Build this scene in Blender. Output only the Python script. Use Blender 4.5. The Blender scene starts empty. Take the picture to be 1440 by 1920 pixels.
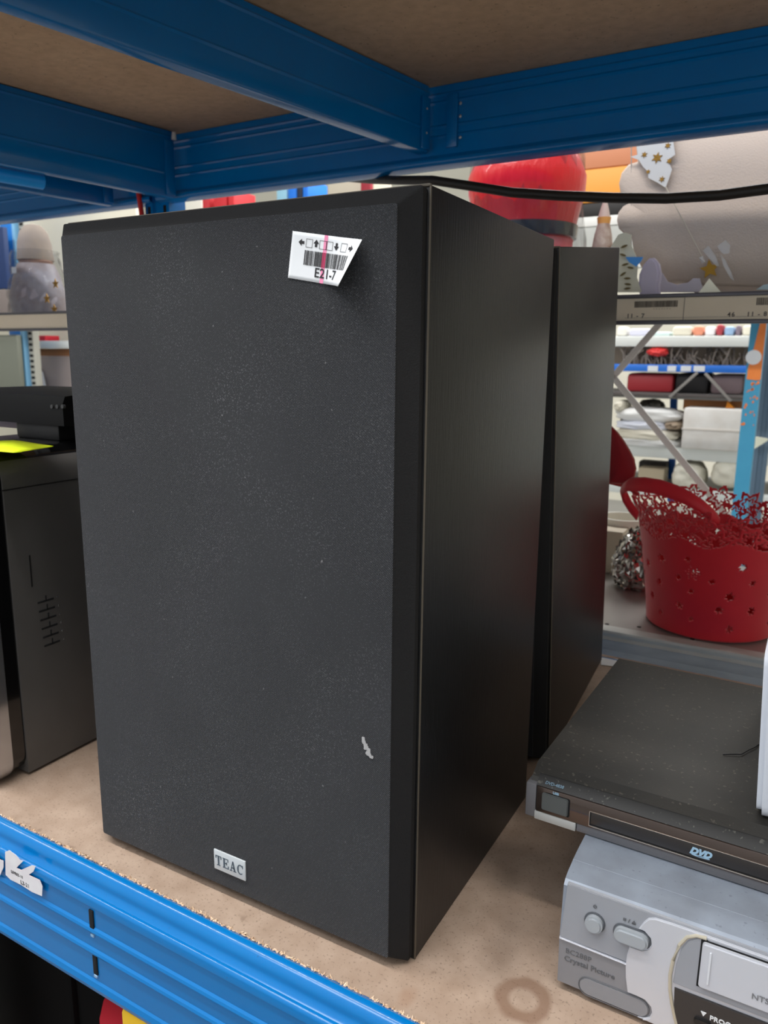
import bpy, bmesh, math, random
import numpy as np
from mathutils import Vector, Matrix, noise
random.seed(7)
S = bpy.context.scene
COL = S.collection
PI = math.pi

# ---------------------------------------------------------------- camera
F = 1435.46
CAM = Vector((0.24118, -0.48837, 0.48790))
RM = Matrix(((0.87076929, -0.47993305, -0.10688832),
             (0.49159579, 0.85407525, 0.16996777),
             (0.00971752, -0.20054856, 0.97963557)))      # columns: right, forward, up
cd = bpy.data.cameras.new('camera'); cam = bpy.data.objects.new('camera', cd); COL.objects.link(cam)
cd.sensor_fit = 'VERTICAL'; cd.sensor_height = 24; cd.lens = F / 1920 * 24
r_, f_, u_ = RM.col[0], RM.col[1], RM.col[2]
cam.matrix_world = Matrix(((r_.x, u_.x, -f_.x, CAM.x), (r_.y, u_.y, -f_.y, CAM.y), (r_.z, u_.z, -f_.z, CAM.z), (0, 0, 0, 1)))
cd.dof.use_dof = True; cd.dof.focus_distance = 0.62; cd.dof.aperture_fstop = 8.0
cd.clip_start = 0.01
S.camera = cam

def at(u, v, Y):          # a point of the photograph at depth Y
    d = RM @ Vector(((u - 720) / F, 1, -(v - 960) / F))
    return CAM + d * ((Y - CAM.y) / d.y)
def atz(u, v, Z):
    d = RM @ Vector(((u - 720) / F, 1, -(v - 960) / F))
    return CAM + d * ((Z - CAM.z) / d.z)

# ---------------------------------------------------------------- light
w = bpy.data.worlds.new('World'); S.world = w; w.use_nodes = True
bg = w.node_tree.nodes['Background']; bg.inputs[0].default_value = (0.93, 0.97, 1.0, 1); bg.inputs[1].default_value = 0.78
def area(name, loc, target, size, power, color=(1, 1, 1)):
    ld = bpy.data.lights.new(name, 'AREA'); ld.shape = 'RECTANGLE'; ld.size, ld.size_y = size; ld.energy = power; ld.color = color
    o = bpy.data.objects.new(name, ld); COL.objects.link(o); o.location = loc
    o.rotation_euler = (Vector(target) - Vector(loc)).to_track_quat('-Z', 'Y').to_euler()
    return o
area('aisle_light', (-1.3, -2.1, 3.3), (-0.1, 0, 0.2), (1.8, 0.6), 44, (0.96, 0.98, 1.0))
area('shelf_front_light', (-2.0, -0.74, 3.2), (-2.0, -0.5, 0.0), (7.0, 0.13), 150, (1.0, 0.96, 0.92))
area('panel_fill_light', (-1.0, 0.15, 3.3), (-1.0, 0.7, 0.6), (5.0, 0.25), 16, (1.0, 0.96, 0.92))  # added fill lamp, brightens the beige panel and goods behind the rack
area('hall_light', (-0.5, 4.4, 3.6), (0.0, 3.4, 0.0), (4.0, 2.4), 330, (1.0, 0.98, 0.95))
S.view_settings.view_transform = 'Standard'; S.view_settings.look = 'None'
S.view_settings.gamma = 1; S.view_settings.use_curve_mapping = False
S.view_settings.exposure = 0.0

# ---------------------------------------------------------------- materials
def lin(c):
    return tuple(((x / 255) / 12.92 if x / 255 <= 0.04045 else ((x / 255 + 0.055) / 1.055) ** 2.4) for x in c)
MC = {}
def mat(name, rgb, rough=0.5, metal=0.0, spec=0.5, var=None, speck=None, bump=None, stretch=None, coat=0, alpha=None, trans=0, sheen=0, sub=0):
    """rgb 0-255.  var=(scale, rgb2, amount)  speck=(scale, threshold, rgb2)  bump=(scale, strength)"""
    if name in MC: return MC[name]
    m = bpy.data.materials.new(name); m.use_nodes = True; MC[name] = m
    nt = m.node_tree; N = nt.nodes; L = nt.links; b = N['Principled BSDF']
    b.inputs['Roughness'].default_value = rough; b.inputs['Metallic'].default_value = metal
    b.inputs['Specular IOR Level'].default_value = spec; b.inputs['Coat Weight'].default_value = coat
    b.inputs['Transmission Weight'].default_value = trans; b.inputs['Sheen Weight'].default_value = sheen
    if alpha is not None: b.inputs['Alpha'].default_value = alpha
    c = lin(rgb) + (1,)
    tc = N.new('ShaderNodeTexCoord'); co = tc.outputs['Object']
    if stretch:
        mp = N.new('ShaderNodeMapping'); mp.inputs['Scale'].default_value = stretch; L.new(co, mp.inputs[0]); co = mp.outputs[0]
    last = None
    def mix(fac, a, bcol):
        mx = N.new('ShaderNodeMix'); mx.data_type = 'RGBA'
        L.new(fac, mx.inputs[0])
        if isinstance(a, tuple): mx.inputs[6].default_value = a
        else: L.new(a, mx.inputs[6])
        mx.inputs[7].default_value = bcol
        return mx.outputs[2]
    cur = c
    for v in (var if isinstance(var, list) else [var] if var else []):
        n = N.new('ShaderNodeTexNoise'); n.inputs['Scale'].default_value = v[0]; n.inputs['Detail'].default_value = 5; L.new(co, n.inputs[0])
        r = N.new('ShaderNodeMapRange'); r.inputs[1].default_value = 0.35; r.inputs[2].default_value = 0.7; r.inputs[4].default_value = v[2]
        L.new(n.outputs[0], r.inputs[0]); cur = mix(r.outputs[0], cur, lin(v[1]) + (1,))
    for sp in (speck if isinstance(speck, list) else [speck] if speck else []):
        n = N.new('ShaderNodeTexNoise'); n.inputs['Scale'].default_value = sp[0]; n.inputs['Detail'].default_value = 1.5; L.new(co, n.inputs[0])
        r = N.new('ShaderNodeMapRange'); r.inputs[1].default_value = sp[1]; r.inputs[2].default_value = sp[1] + 0.06; r.inputs[4].default_value = sp[3] if len(sp) > 3 else 1
        L.new(n.outputs[0], r.inputs[0]); cur = mix(r.outputs[0], cur, lin(sp[2]) + (1,))
    if isinstance(cur, tuple): b.inputs['Base Color'].default_value = cur
    else: L.new(cur, b.inputs['Base Color'])
    if bump:
        n = N.new('ShaderNodeTexNoise'); n.inputs['Scale'].default_value = bump[0]; n.inputs['Detail'].default_value = 4; L.new(co, n.inputs[0])
        bp = N.new('ShaderNodeBump'); bp.inputs['Strength'].default_value = bump[1]; bp.inputs['Distance'].default_value = 0.002
        L.new(n.outputs[0], bp.inputs['Height']); L.new(bp.outputs[0], b.inputs['Normal'])
    return m

BLUE = mat('blue_paint', (0, 117, 190), 0.2, coat=0.22, spec=0.3, speck=[(260, 0.76, (40, 60, 80), 0.5)], var=(9, (0, 108, 180), 0.5), bump=(30, 0.04))
BLUE2 = mat('blue_paint_pale', (70, 170, 215), 0.4)
DARKSLOT = mat('slot_dark', (8, 10, 14), 0.9)
BLKPL = mat('black_plastic', (24, 24, 25), 0.42, bump=(400, 0.05))
BLKGL = mat('black_gloss', (12, 12, 13), 0.12, coat=0.5)
STEEL = mat('galvanised_steel', (206, 210, 206), 0.55, 0.1, var=(14, (176, 182, 180), 0.7), stretch=(1, 4, 4))
GREYP = mat('grey_enamel', (128, 126, 124), 0.4, var=(6, (110, 108, 108), 0.6))
WHITEP = mat('white_paper', (238, 242, 246), 0.6)
INK = mat('print_ink', (38, 38, 42), 0.7)
PINK = mat('pink_print', (250, 150, 190), 0.6)
REDINK = mat('dark_pink_print', (190, 50, 95), 0.6)

# ---------------------------------------------------------------- helpers
def link(name, me, m=None, parent=None):
    o = bpy.data.objects.new(name, me); COL.objects.link(o)
    if m is not None and me is not None: me.materials.clear(); me.materials.append(m)
    if parent is not None: o.parent = parent
    return o
def smooth(me, ang=35):
    for p in me.polygons: p.use_smooth = True
    try: me.set_sharp_from_angle(angle=math.radians(ang))
    except Exception: pass
def tag(o, label=None, cat=None, group=None, kind=None):
    if label: o['label'] = label
    if cat: o['category'] = cat
    if group: o['group'] = group
    if kind: o['kind'] = kind
    return o
def empty(name, loc, label, cat, rz=0, group=None, rot=None):
    o = bpy.data.objects.new(name, None); COL.objects.link(o); o.location = loc
    o.rotation_euler = rot if rot else (0, 0, rz); o.empty_display_size = 0.05
    return tag(o, label, cat, group)
def obj(name, bm, m, parent=None, ang=35, sm=True):
    me = bpy.data.meshes.new(name)
    bmesh.ops.recalc_face_normals(bm, faces=bm.faces)
    bm.to_mesh(me); bm.free()
    if sm: smooth(me, ang)
    return link(name, me, m, parent)
def bx(bm, a, b, bev=0.0, seg=2, M=None):
    """box between corners a, b, bevelled"""
    t = bmesh.new()
    bmesh.ops.create_cube(t, size=1)
    c = [(a[i] + b[i]) / 2 for i in range(3)]; s = [abs(b[i] - a[i]) for i in range(3)]
    for v in t.verts: v.co = Vector((c[0] + v.co.x * s[0], c[1] + v.co.y * s[1], c[2] + v.co.z * s[2]))
    if bev: bmesh.ops.bevel(t, geom=t.edges[:], offset=min(bev, min(s) * 0.45), segments=seg, affect='EDGES', profile=0.5)
    if M is not None: t.transform(M)
    me = bpy.data.meshes.new('t'); t.to_mesh(me); t.free(); bm.from_mesh(me); bpy.data.meshes.remove(me)
def box(name, a, b, m, parent=None, bev=0.002, M=None, seg=2):
    bm = bmesh.new(); bx(bm, a, b, bev, seg, M); return obj(name, bm, m, parent)
def prism(bm, pts, axis, a, b, bev=0.0):
    """closed 2D outline extruded along axis from a to b. axis 'y': pts are (x,z); 'x': (y,z); 'z': (x,y)"""
    def P(p, t):
        return {'y': (p[0], t, p[1]), 'x': (t, p[0], p[1]), 'z': (p[0], p[1], t)}[axis]
    t = bmesh.new()
    A = [t.verts.new(P(p, a)) for p in pts]; B = [t.verts.new(P(p, b)) for p in pts]
    n = len(pts)
    fa = t.faces.new(A); fb = t.faces.new(B[::-1])
    for i in range(n): t.faces.new((A[i], B[i], B[(i + 1) % n], A[(i + 1) % n]))
    bmesh.ops.recalc_face_normals(t, faces=t.faces)
    if bev: bmesh.ops.bevel(t, geom=[e for e in fa.edges] , offset=bev, segments=2, affect='EDGES')
    me = bpy.data.meshes.new('t'); t.to_mesh(me); t.free(); bm.from_mesh(me); bpy.data.meshes.remove(me)
def pr(name, pts, axis, a, b, m, parent=None, bev=0.0, ang=30):
    bm = bmesh.new(); prism(bm, pts, axis, a, b, bev); return obj(name, bm, m, parent, ang)
def tube(bm, path, r, n=10, closed=False):
    pts = [Vector(p) for p in path]; rings = []
    rr = r if isinstance(r, (list, tuple)) else [r] * len(pts)
    up = Vector((0, 0, 1))
    for i, p in enumerate(pts):
        d = (pts[min(i + 1, len(pts) - 1)] - pts[max(i - 1, 0)]).normalized()
        if abs(d.dot(up)) > 0.98: up = Vector((0, 1, 0))
        s = d.cross(up).normalized(); q = s.cross(d)
        rings.append([bm.verts.new(p + s * (rr[i] * math.cos(2 * PI * k / n)) + q * (rr[i] * math.sin(2 * PI * k / n))) for k in range(n)])
    for a, b in zip(rings, rings[1:]):
        for k in range(n): bm.faces.new((a[k], a[(k + 1) % n], b[(k + 1) % n], b[k]))
    bm.faces.new(rings[0][::-1]); bm.faces.new(rings[-1])
def lathe(bm, prof, n=28, c=(0, 0, 0), sx=1, sy=1):
    rings = []
    for r, z in prof: rings.append([bm.verts.new((c[0] + sx * r * math.cos(2 * PI * k / n), c[1] + sy * r * math.sin(2 * PI * k / n), c[2] + z)) for k in range(n)])
    for a, b in zip(rings, rings[1:]):
        for k in range(n): bm.faces.new((a[k], a[(k + 1) % n], b[(k + 1) % n], b[k]))
    if prof[0][0] > 1e-5: bm.faces.new(rings[0][::-1])
    if prof[-1][0] > 1e-5: bm.faces.new(rings[-1])
    bmesh.ops.remove_doubles(bm, verts=bm.verts, dist=1e-6)
def sheet(pts, th):
    """open polyline -> closed outline with thickness"""
    P = [Vector(p) for p in pts]; out = []
    for i, p in enumerate(P):
        d = (P[min(i + 1, len(P) - 1)] - P[max(i - 1, 0)]).normalized()
        out.append(p + Vector((-d.y, d.x)) * th)
    return [tuple(p) for p in P] + [tuple(p) for p in out[::-1]]
def rrect(x0, z0, x1, z1, r, n=5):
    o = []
    for cx, cz, a0 in ((x1 - r, z1 - r, 0), (x0 + r, z1 - r, 90), (x0 + r, z0 + r, 180), (x1 - r, z0 + r, 270)):
        for k in range(n + 1):
            a = math.radians(a0 + 90 * k / n); o.append((cx + r * math.cos(a), cz + r * math.sin(a)))
    return o
def star(cx, cy, R, r, n=6, a0=90):
    return [(cx + (R if k % 2 == 0 else r) * math.cos(math.radians(a0) + PI * k / n), cy + (R if k % 2 == 0 else r) * math.sin(math.radians(a0) + PI * k / n)) for k in range(2 * n)]
def text(name, s, size, m, parent, M, extrude=0.0002, shear=0, bold=0.0, align='LEFT', spacing=1.0, fn=None):
    cu = bpy.data.curves.new('txt', 'FONT'); cu.body = s; cu.size = size; cu.extrude = extrude; cu.shear = shear; cu.offset = bold
    cu.align_x = align; cu.space_character = spacing; cu.resolution_u = 3
    o = bpy.data.objects.new('txt', cu); COL.objects.link(o)
    me = bpy.data.meshes.new_from_object(o); bpy.data.objects.remove(o); bpy.data.curves.remove(cu)
    me.name = name
    if fn:
        for v in me.vertices: v.co = fn(v.co)
    else: me.transform(M)
    return link(name, me, m, parent)
FRONT = Matrix.Rotation(PI / 2, 4, 'X')            # text plane -> faces -y
def T(x, y, z): return Matrix.Translation((x, y, z)) @ FRONT
def crumple(name, c, s, amp, sc, m, parent=None, sub=4, seed=0, flat=None):
    bm = bmesh.new(); bmesh.ops.create_icosphere(bm, subdivisions=sub, radius=1)
    for v in bm.verts:
        d = v.co.normalized(); n = noise.noise_vector(d * sc + Vector((seed, seed * 2.1, 0)))
        v.co = d + n * amp
        v.co = Vector((c[0] + v.co.x * s[0], c[1] + v.co.y * s[1], c[2] + v.co.z * s[2]))
        if flat is not None and v.co.z < flat: v.co.z = flat
    return obj(name, bm, m, parent, ang=25)
def inpoly(x, y, P):
    c = False; j = len(P) - 1
    for i in range(len(P)):
        if (P[i][1] > y) != (P[j][1] > y) and x < (P[j][0] - P[i][0]) * (y - P[i][1]) / (P[j][1] - P[i][1]) + P[i][0]: c = not c
        j = i
    return c

# ================================================================= setting
FZ = -1.05
CONC = mat('concrete', (140, 138, 134), 0.5, var=(2, (124, 122, 118), 0.7), bump=(20, 0.1))
CREAM = mat('cream_wall', (226, 222, 206), 0.8, var=(1.2, (214, 209, 192), 0.6))
box('floor', (-9, -5, FZ - 0.1), (6, 9, FZ), CONC, bev=0); bpy.data.objects['floor']['kind'] = 'structure'
box('wall_back', (-9, 8.0, FZ), (6, 8.2, 4.4), CREAM, bev=0)['kind'] = 'structure'
box('wall_bounce', (-9, -2.7, FZ), (6, -2.5, 2.9), mat('pale_bounce', (212, 214, 218), .8, var=(1.5, (198, 200, 205), .8)), bev=0)['kind'] = 'structure'  # unseen slab added across the aisle to steer bounce light onto the rack
box('wall_left', (-9.2, -5, FZ), (-9, 8.2, 4.4), CREAM, bev=0)['kind'] = 'structure'
box('wall_right', (6, -5, FZ), (6.2, 8.2, 4.4), CREAM, bev=0)['kind'] = 'structure'

# ================================================================= blue rack
YAW = -0.0165
def rk(x, y, z): return (x * math.cos(YAW) - y * math.sin(YAW), x * math.sin(YAW) + y * math.cos(YAW), z)

def board_material():
    m = mat('particle_board', (182, 160, 142), 0.62, var=[(5, (162, 139, 121), 0.7), (38, (150, 126, 107), 0.6)],
            speck=[(420, 0.62, (110, 94, 82), 0.5), (75, 0.70, (112, 92, 78), 0.4)], bump=(300, 0.08))
    nt = m.node_tree; N = nt.nodes; L = nt.links; b = N['Principled BSDF']
    src = b.inputs['Base Color'].links[0].from_socket
    tc = N.new('ShaderNodeTexCoord')
    # old cup ring and two dirt smudges, marks that belong to the board itself
    def blot(cx, cy, R, wdt, amt, sx=1, sy=1, ring=True, src=None, colr=(118, 84, 62)):
        mp = N.new('ShaderNodeMapping'); mp.inputs['Location'].default_value = (-cx * sx, -cy * sy, 0); mp.inputs['Scale'].default_value = (sx, sy, 0)
        L.new(tc.outputs['Object'], mp.inputs[0])
        nz = N.new('ShaderNodeTexNoise'); nz.inputs['Scale'].default_value = 45; nz.inputs['Detail'].default_value = 4; L.new(tc.outputs['Object'], nz.inputs[0])
        ln = N.new('ShaderNodeVectorMath'); ln.operation = 'LENGTH'; L.new(mp.outputs[0], ln.inputs[0])
        ad = N.new('ShaderNodeMath'); ad.operation = 'MULTIPLY_ADD'; L.new(nz.outputs[0], ad.inputs[0]); ad.inputs[1].default_value = wdt * 1.1; L.new(ln.outputs['Value'], ad.inputs[2])
        sb = N.new('ShaderNodeMath'); sb.operation = 'SUBTRACT'; L.new(ad.outputs[0], sb.inputs[0]); sb.inputs[1].default_value = (R + wdt * .55) if ring else 0
        ab = N.new('ShaderNodeMath'); ab.operation = 'ABSOLUTE'; L.new(sb.outputs[0], ab.inputs[0])
        mr = N.new('ShaderNodeMapRange'); mr.inputs[1].default_value = wdt if ring else R; mr.inputs[2].default_value = wdt * 0.4 if ring else R * 0.5; mr.inputs[4].default_value = amt
        L.new(ab.outputs[0], mr.inputs[0])
        mx = N.new('ShaderNodeMix'); mx.data_type = 'RGBA'; L.new(mr.outputs[0], mx.inputs[0]); L.new(src, mx.inputs[6]); mx.inputs[7].default_value = lin(colr) + (1,)
        return mx.outputs[2]
    c = blot(0.0905, 0.0085, 0.0165, 0.0075, 0.6, src=src)
    c = blot(0.075, 0.09, 0.045, 0.02, 0.35, 0.6, 1, False, c, (105, 88, 74))
    c = blot(0.06, 0.045, 0.035, 0.02, 0.3, 1, .6, False, c, (96, 80, 68))
    c = blot(0.03, 0.13, 0.03, 0.02, 0.3, 1, .8, False, c, (96, 80, 68))
    c = blot(0.012, -0.036, 0.02, 0.01, 0.35, 1.8, 1, False, c, (150, 112, 86))
    L.new(c, b.inputs['Base Color'])
    return m
BOARD = board_material()
CHIP = mat('raw_chipboard', (244, 218, 188), 0.8, var=(150, (204, 162, 126), 0.8), bump=(200, 0.4))
FY = -0.0551
def rkobj(o): o.rotation_euler.z = YAW; return o
# lower shelf board
sb_ = empty('shelf_board', (0, 0, 0), 'brown particle board shelf carrying the big black speaker, chipped along its front edge', 'shelf board', YAW)
bm = bmesh.new(); bx(bm, (-2.2, FY + 0.004, -0.022), (1.2, 0.748, 0), 0); obj('panel', bm, BOARD, sb_)
bm = bmesh.new()
for i in range(5200):
    x = random.uniform(-0.9, 0.35); y = FY + 0.0035 + abs(random.gauss(0, 0.0011)) - 0.0008; z = random.uniform(-0.005, 0.0006) if random.random() < .85 else random.uniform(0, 0.0012)
    s = random.uniform(0.0006, 0.0021)
    M = Matrix.Translation((x, y, z)) @ Matrix.Rotation(random.uniform(0, 6), 4, Vector((random.random(), random.random(), random.random())).normalized())
    vs = [bm.verts.new(M @ (Vector(p) * s)) for p in ((1.4, 0, 0), (-.8, .6, 0), (-.8, -.6, .1), (0, 0, .7))]
    for f in ((0, 1, 2), (0, 1, 3), (1, 2, 3), (2, 0, 3)): bm.faces.new([vs[k] for k in f])
tag(obj('chipped_edge', bm, CHIP, sb_, sm=False), kind='stuff', label='rough splintered edge of pale chips')

# beam profile in (y, z); face looks to -y, z = 0 at board top
def beam_prof():
    p = [(-0.040, -0.024), (-0.040, -0.003), (-0.0545, -0.0028)]
    p = [(-0.030, -0.026), (-0.046, -0.026), (-0.0475, -0.004)]
    for a in range(0, 100, 14): p.append((-0.0560 - 0.0085 * math.sin(math.radians(a)), -0.0085 + 0.0090 * math.cos(math.radians(a))))
    p += [(-0.0655, -0.0125), (-0.0675, -0.0150), (-0.0700, -0.0166)]
    for a in range(10, 90, 16): p.append((-0.0715 - 0.0025 * math.sin(math.radians(a)), -0.0195 + 0.0028 * math.cos(math.radians(a))))
    p += [(-0.0740, -0.0250), (-0.0722, -0.0275), (-0.0722, -0.0480), (-0.0742, -0.0505), (-0.0748, -0.0520), (-0.0742, -0.0535), (-0.0722, -0.0560),
          (-0.0722, -0.0720), (-0.0742, -0.0745), (-0.0748, -0.0760), (-0.0742, -0.0775), (-0.0722, -0.0800), (-0.0722, -0.1080),
          (-0.0740, -0.1105), (-0.0752, -0.1150), (-0.0740, -0.1195), (-0.0700, -0.1215), (-0.0600, -0.1215), (-0.0470, -0.1215)]
    return p
BP = beam_prof()
def beam(x0, x1, label, y0=0.0, z0=0.0, flip=False, group=None, slots=()):
    t = empty('rack_beam', (0, 0, z0), label, 'shelf beam', YAW, group)
    pts = [((-y if flip else y) + y0, z) for y, z in BP]
    pr('beam_channel', sheet(pts, 0.0016 if flip else -0.0016), 'x', x0, x1, BLUE, t, ang=24)
    for sx, z1, z2 in slots:
        box('slot', (sx - .0029, y0 - 0.0752, z1), (sx + .0029, y0 - 0.0700, z2), DARKSLOT, t, bev=.0004)
        box('slot_lip', (sx - .0024, y0 - 0.0756, z2 - .0035), (sx + .0024, y0 - 0.0722, z2), mat('bare_slot_metal', (150, 190, 225), 0.3, 0.3), t, bev=.0008)
    return t
s0 = at(168, 1725, -0.0725).x
beam(-1.02, 1.2, 'bright blue front shelf beam below the chipped board edge', slots=((s0, -0.030, -0.0555), (s0 + 0.0005, -0.0745, -0.1005)))
beam(-1.02, 1.2, 'blue rear shelf beam under the back of the lower board', y0=0.675 , flip=True)

# upper level: boards, rear beam, cross beams
ZU = 0.936
BU = mat('upper_board', (214, 182, 148), 0.8, var=[(4, (196, 162, 128), 0.6), (60, (180, 148, 116), 0.5)], speck=[(160, 0.67, (95, 74, 56), 0.4)])
t = box('shelf_board', (-2.6, FY + 0.004, ZU), (1.2, 0.80, ZU + 0.022), BU, bev=0.001); rkobj(t)
tag(t, 'brown board of the upper shelf seen from below between blue beams', 'shelf board')
def screw(parent, x, y, z, r=0.0028, dx=0, dy=-1):
    bm = bmesh.new(); bmesh.ops.create_icosphere(bm, subdivisions=2, radius=r)
    for v in bm.verts: v.co = Vector((v.co.x * (0.5 if dx else 1) + x, v.co.y * (0.5 if dy else 1) + y, v.co.z + z))
    return obj('rivet', bm, mat('bare_rivet', (190, 195, 200), 0.35, 0.6), parent)
def upper_beam(x0, x1, label, y, front=False):
    t = empty('rack_beam', (0, 0, 0), label, 'shelf beam', YAW)
    # seen from inside the rack: web with two pairs of pressed ridges, rounded lip at the foot
    s = 1 if not front else -1
    raw = [(0.030, ZU - 0.001), (0.0, ZU - 0.001), (0.0, ZU - .012), (-.0022, ZU - .0150), (0.0, ZU - .018), (0.0, ZU - .024), (-.0022, ZU - .027), (0.0, ZU - .030),
           (0.0, ZU - .062), (-.0022, ZU - .065), (0.0, ZU - .068), (0.0, ZU - .078), (-.0022, ZU - .081), (0.0, ZU - .084), (0.0, ZU - .110), (-.004, ZU - .114)]
    for a in range(90, 290, 20): raw.append((-0.0045 + 0.0055 * math.cos(math.radians(a)), ZU - 0.1215 + 0.0068 * math.sin(math.radians(a))))
    raw += [(0.006, ZU - .131), (0.018, ZU - .131)]
    pr('beam_channel', sheet([(y + s * a, b) for a, b in raw], 0.0016 * s), 'x', x0, x1, BLUE, t, ang=24)
    return t
rb = upper_beam(-1.06, 1.2, 'blue rear beam of the upper shelf running behind and above both speakers', 0.780)
rk_y = lambda x: 0.780
upper_beam(-2.6, -1.08, 'blue rear beam of the neighbouring bay at upper left', 0.782)
fb = upper_beam(-2.4, 1.2, 'blue front beam of the upper shelf, above the picture', FY - 0.015, True)
def cross(label, p0, p1, zb, fl=0.020, rivets=True):
    d = Vector((p1[0] - p0[0], p1[1] - p0[1], 0)); Ln = d.length; a = math.atan2(d.y, d.x)
    t = empty('cross_beam', (p0[0], p0[1], 0), label, 'cross beam', a)
    h = ZU - zb
    # local: x along, web faces local -y (towards +x world), flange towards local +y
    raw = [(0.022, ZU - .002), (0.0, ZU - .002), (0.0, ZU - .010), (-.0016, ZU - .013), (0, ZU - .016), (0, ZU - .62 * h), (-.0016, ZU - .62 * h - .003), (0, ZU - .62 * h - .006),
           (0, zb + .004), (.0012, zb + .0012), (.004, zb), (fl, zb), (fl, zb + .008)]
    pr('beam_channel', sheet(raw, 0.0014), 'x', 0, Ln, BLUE, t, ang=24)
    box('end_bracket', (Ln - .022, -.0045, zb + .004), (Ln, 0.0, ZU - .022), BLUE, t, bev=.001)
    if rivets:
        for z in (ZU - .040, ZU - .078): screw(t, Ln - .010, -.0050, z, .002)
    return t
cross('nearest blue cross beam running back above the big speaker', (-0.522, 0.018), (-0.3905, 0.776), 0.829)
cross('blue cross beam further left, ending above the left corner of the big speaker', (-1.098, -0.02), (-0.978, 0.775), 0.805, .018, False)
cross('farthest blue cross beam at the upper left corner', (-1.30, -0.01), (-1.165, 0.777), 0.806, .018, False)
for (px, pz) in ((at(836, 205, .776).x, 0.902), (at(836, 205, .776).x, .882), (at(836, 205, .776).x + .001, .849)):
    screw(rb, px + .01, 0.7785, pz, .0028)
bt = box('end_bracket', (at(820, 200, .776).x + .002 , 0.7755, 0.835), (at(842, 200, .776).x, 0.7795, 0.918), BLUE, rb, bev=.001)
# white plug in the joint at the upper left
tb = bmesh.new(); tube(tb, [at(326, 248, .765), at(326, 262, .765)], [0.004, 0.0052], 10)
tag(obj('plastic_plug', tb, mat('white_plastic', (225, 225, 222), 0.5)), 'small white plug in the corner joint of the blue beams', 'plug')
# bright blue tube of neighbouring bay
a, b = atz(-60, 316, .798), atz(79, 341, .798)
tb = bmesh.new(); tube(tb, [a, b], 0.014, 12)
tag(obj('blue_tube', tb, mat('bright_blue', (20, 165, 255), 0.35)), 'short bright blue tube beside the farthest cross beam, upper left', 'tube')
# rear left upright (perforated) of the rack
def upright(name, label, x, y, z0, z1, w_=0.07, d=0.05, m=BLUE, holes=True, rz=0, step=0.05):
    t = empty(name, (x, y, 0), label, 'rack post', rz)
    pr('post_channel', sheet([(-w_ / 2, d), (-w_ / 2, 0), (-w_ * .2, 0), (-w_ * .14, .006), (w_ * .14, .006), (w_ * .2, 0), (w_ / 2, 0), (w_ / 2, d)], 0.002), 'z', z0, z1, m, t)
    if holes:
        bm = bmesh.new(); z = z0 + .03
        while z < z1:
            for s in (-1, 1): bx(bm, (s * w_ * .33 - .004, -.0006, z), (s * w_ * .33 + .004, .002, z + .02), 0)
            z += step
        obj('post_holes', bm, DARKSLOT, t)['kind'] = 'stuff'
    return t
upright('rack_post', 'blue rear upright glimpsed just over the top left of the big speaker', -1.055, 0.800, FZ, 1.4)
tb = bmesh.new(); tube(tb, [at(258, 345, .79), at(268, 420, .79)], 0.0055, 8)
tag(obj('strap', tb, mat('red_cord', (215, 40, 40), .5)), 'red strap hanging against the blue rear upright', 'strap')
upright('rack_post', 'blue front upright of the rack, left beyond the computer tower', -1.06, -0.10, FZ, 1.4)

# level underneath
LB = box('shelf_board', (-2.2, FY, -0.66), (1.2, .75, -0.638), BOARD, bev=.001); rkobj(LB)
tag(LB, 'lowest board, under the bright blue front beam', 'shelf board')
tv = empty('television', (-0.71, 0.02, -0.638), 'large black box-shaped television on the lowest board', 'television')
box('housing', (-0.36, 0.02, 0.03), (0.27, 0.50, 0.50), mat('matt_black', (7, 7, 8), .7, spec=.1), tv, bev=.015); box('screen', (-0.31, 0.012, 0.09), (0.22, 0.03, 0.46), mat('matt_black', (7, 7, 8), .7, spec=.1), tv, bev=.006)
box('foot', (-0.2, 0.06, 0), (0.12, 0.4, 0.032), BLKPL, tv)
rbx = empty('toy_tub', (-0.302, 0.075, -0.638), 'red plastic tub standing under the bright blue front beam', 'tub')
bm = bmesh.new(); lathe(bm, [(0.0, 0), (0.09, 0), (0.115, 0.30), (0.118, 0.372), (0.112, 0.382)], 32); obj('body', bm, mat('toy_red', (214, 52, 66), .4), rbx)
bm = bmesh.new(); lathe(bm, [(0.0, 0.383), (0.119, 0.383), (0.1195, 0.396), (0.06, 0.410), (0, 0.412)], 32); obj('lid', bm, mat('toy_red', (214, 52, 66), .4), rbx)
yb = box('toy_block', (-.288, -.062, -.638), (-.210, -.042, -.135), mat('toy_yellow', (250, 200, 30), .4), bev=.006); tag(yb, 'yellow upright toy block in front of the red tub', 'toy')
cl = crumple('paper_bundle', (-0.615, -0.03, -0.40), (0.045, 0.03, 0.26), .12, 3, mat('beige_paper', (158, 146, 128), .8, var=(9, (70, 64, 56), .9)), flat=-.638, seed=4)
tag(cl, 'crumpled beige paper bundle at the left end below the front beam', 'paper')

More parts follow.
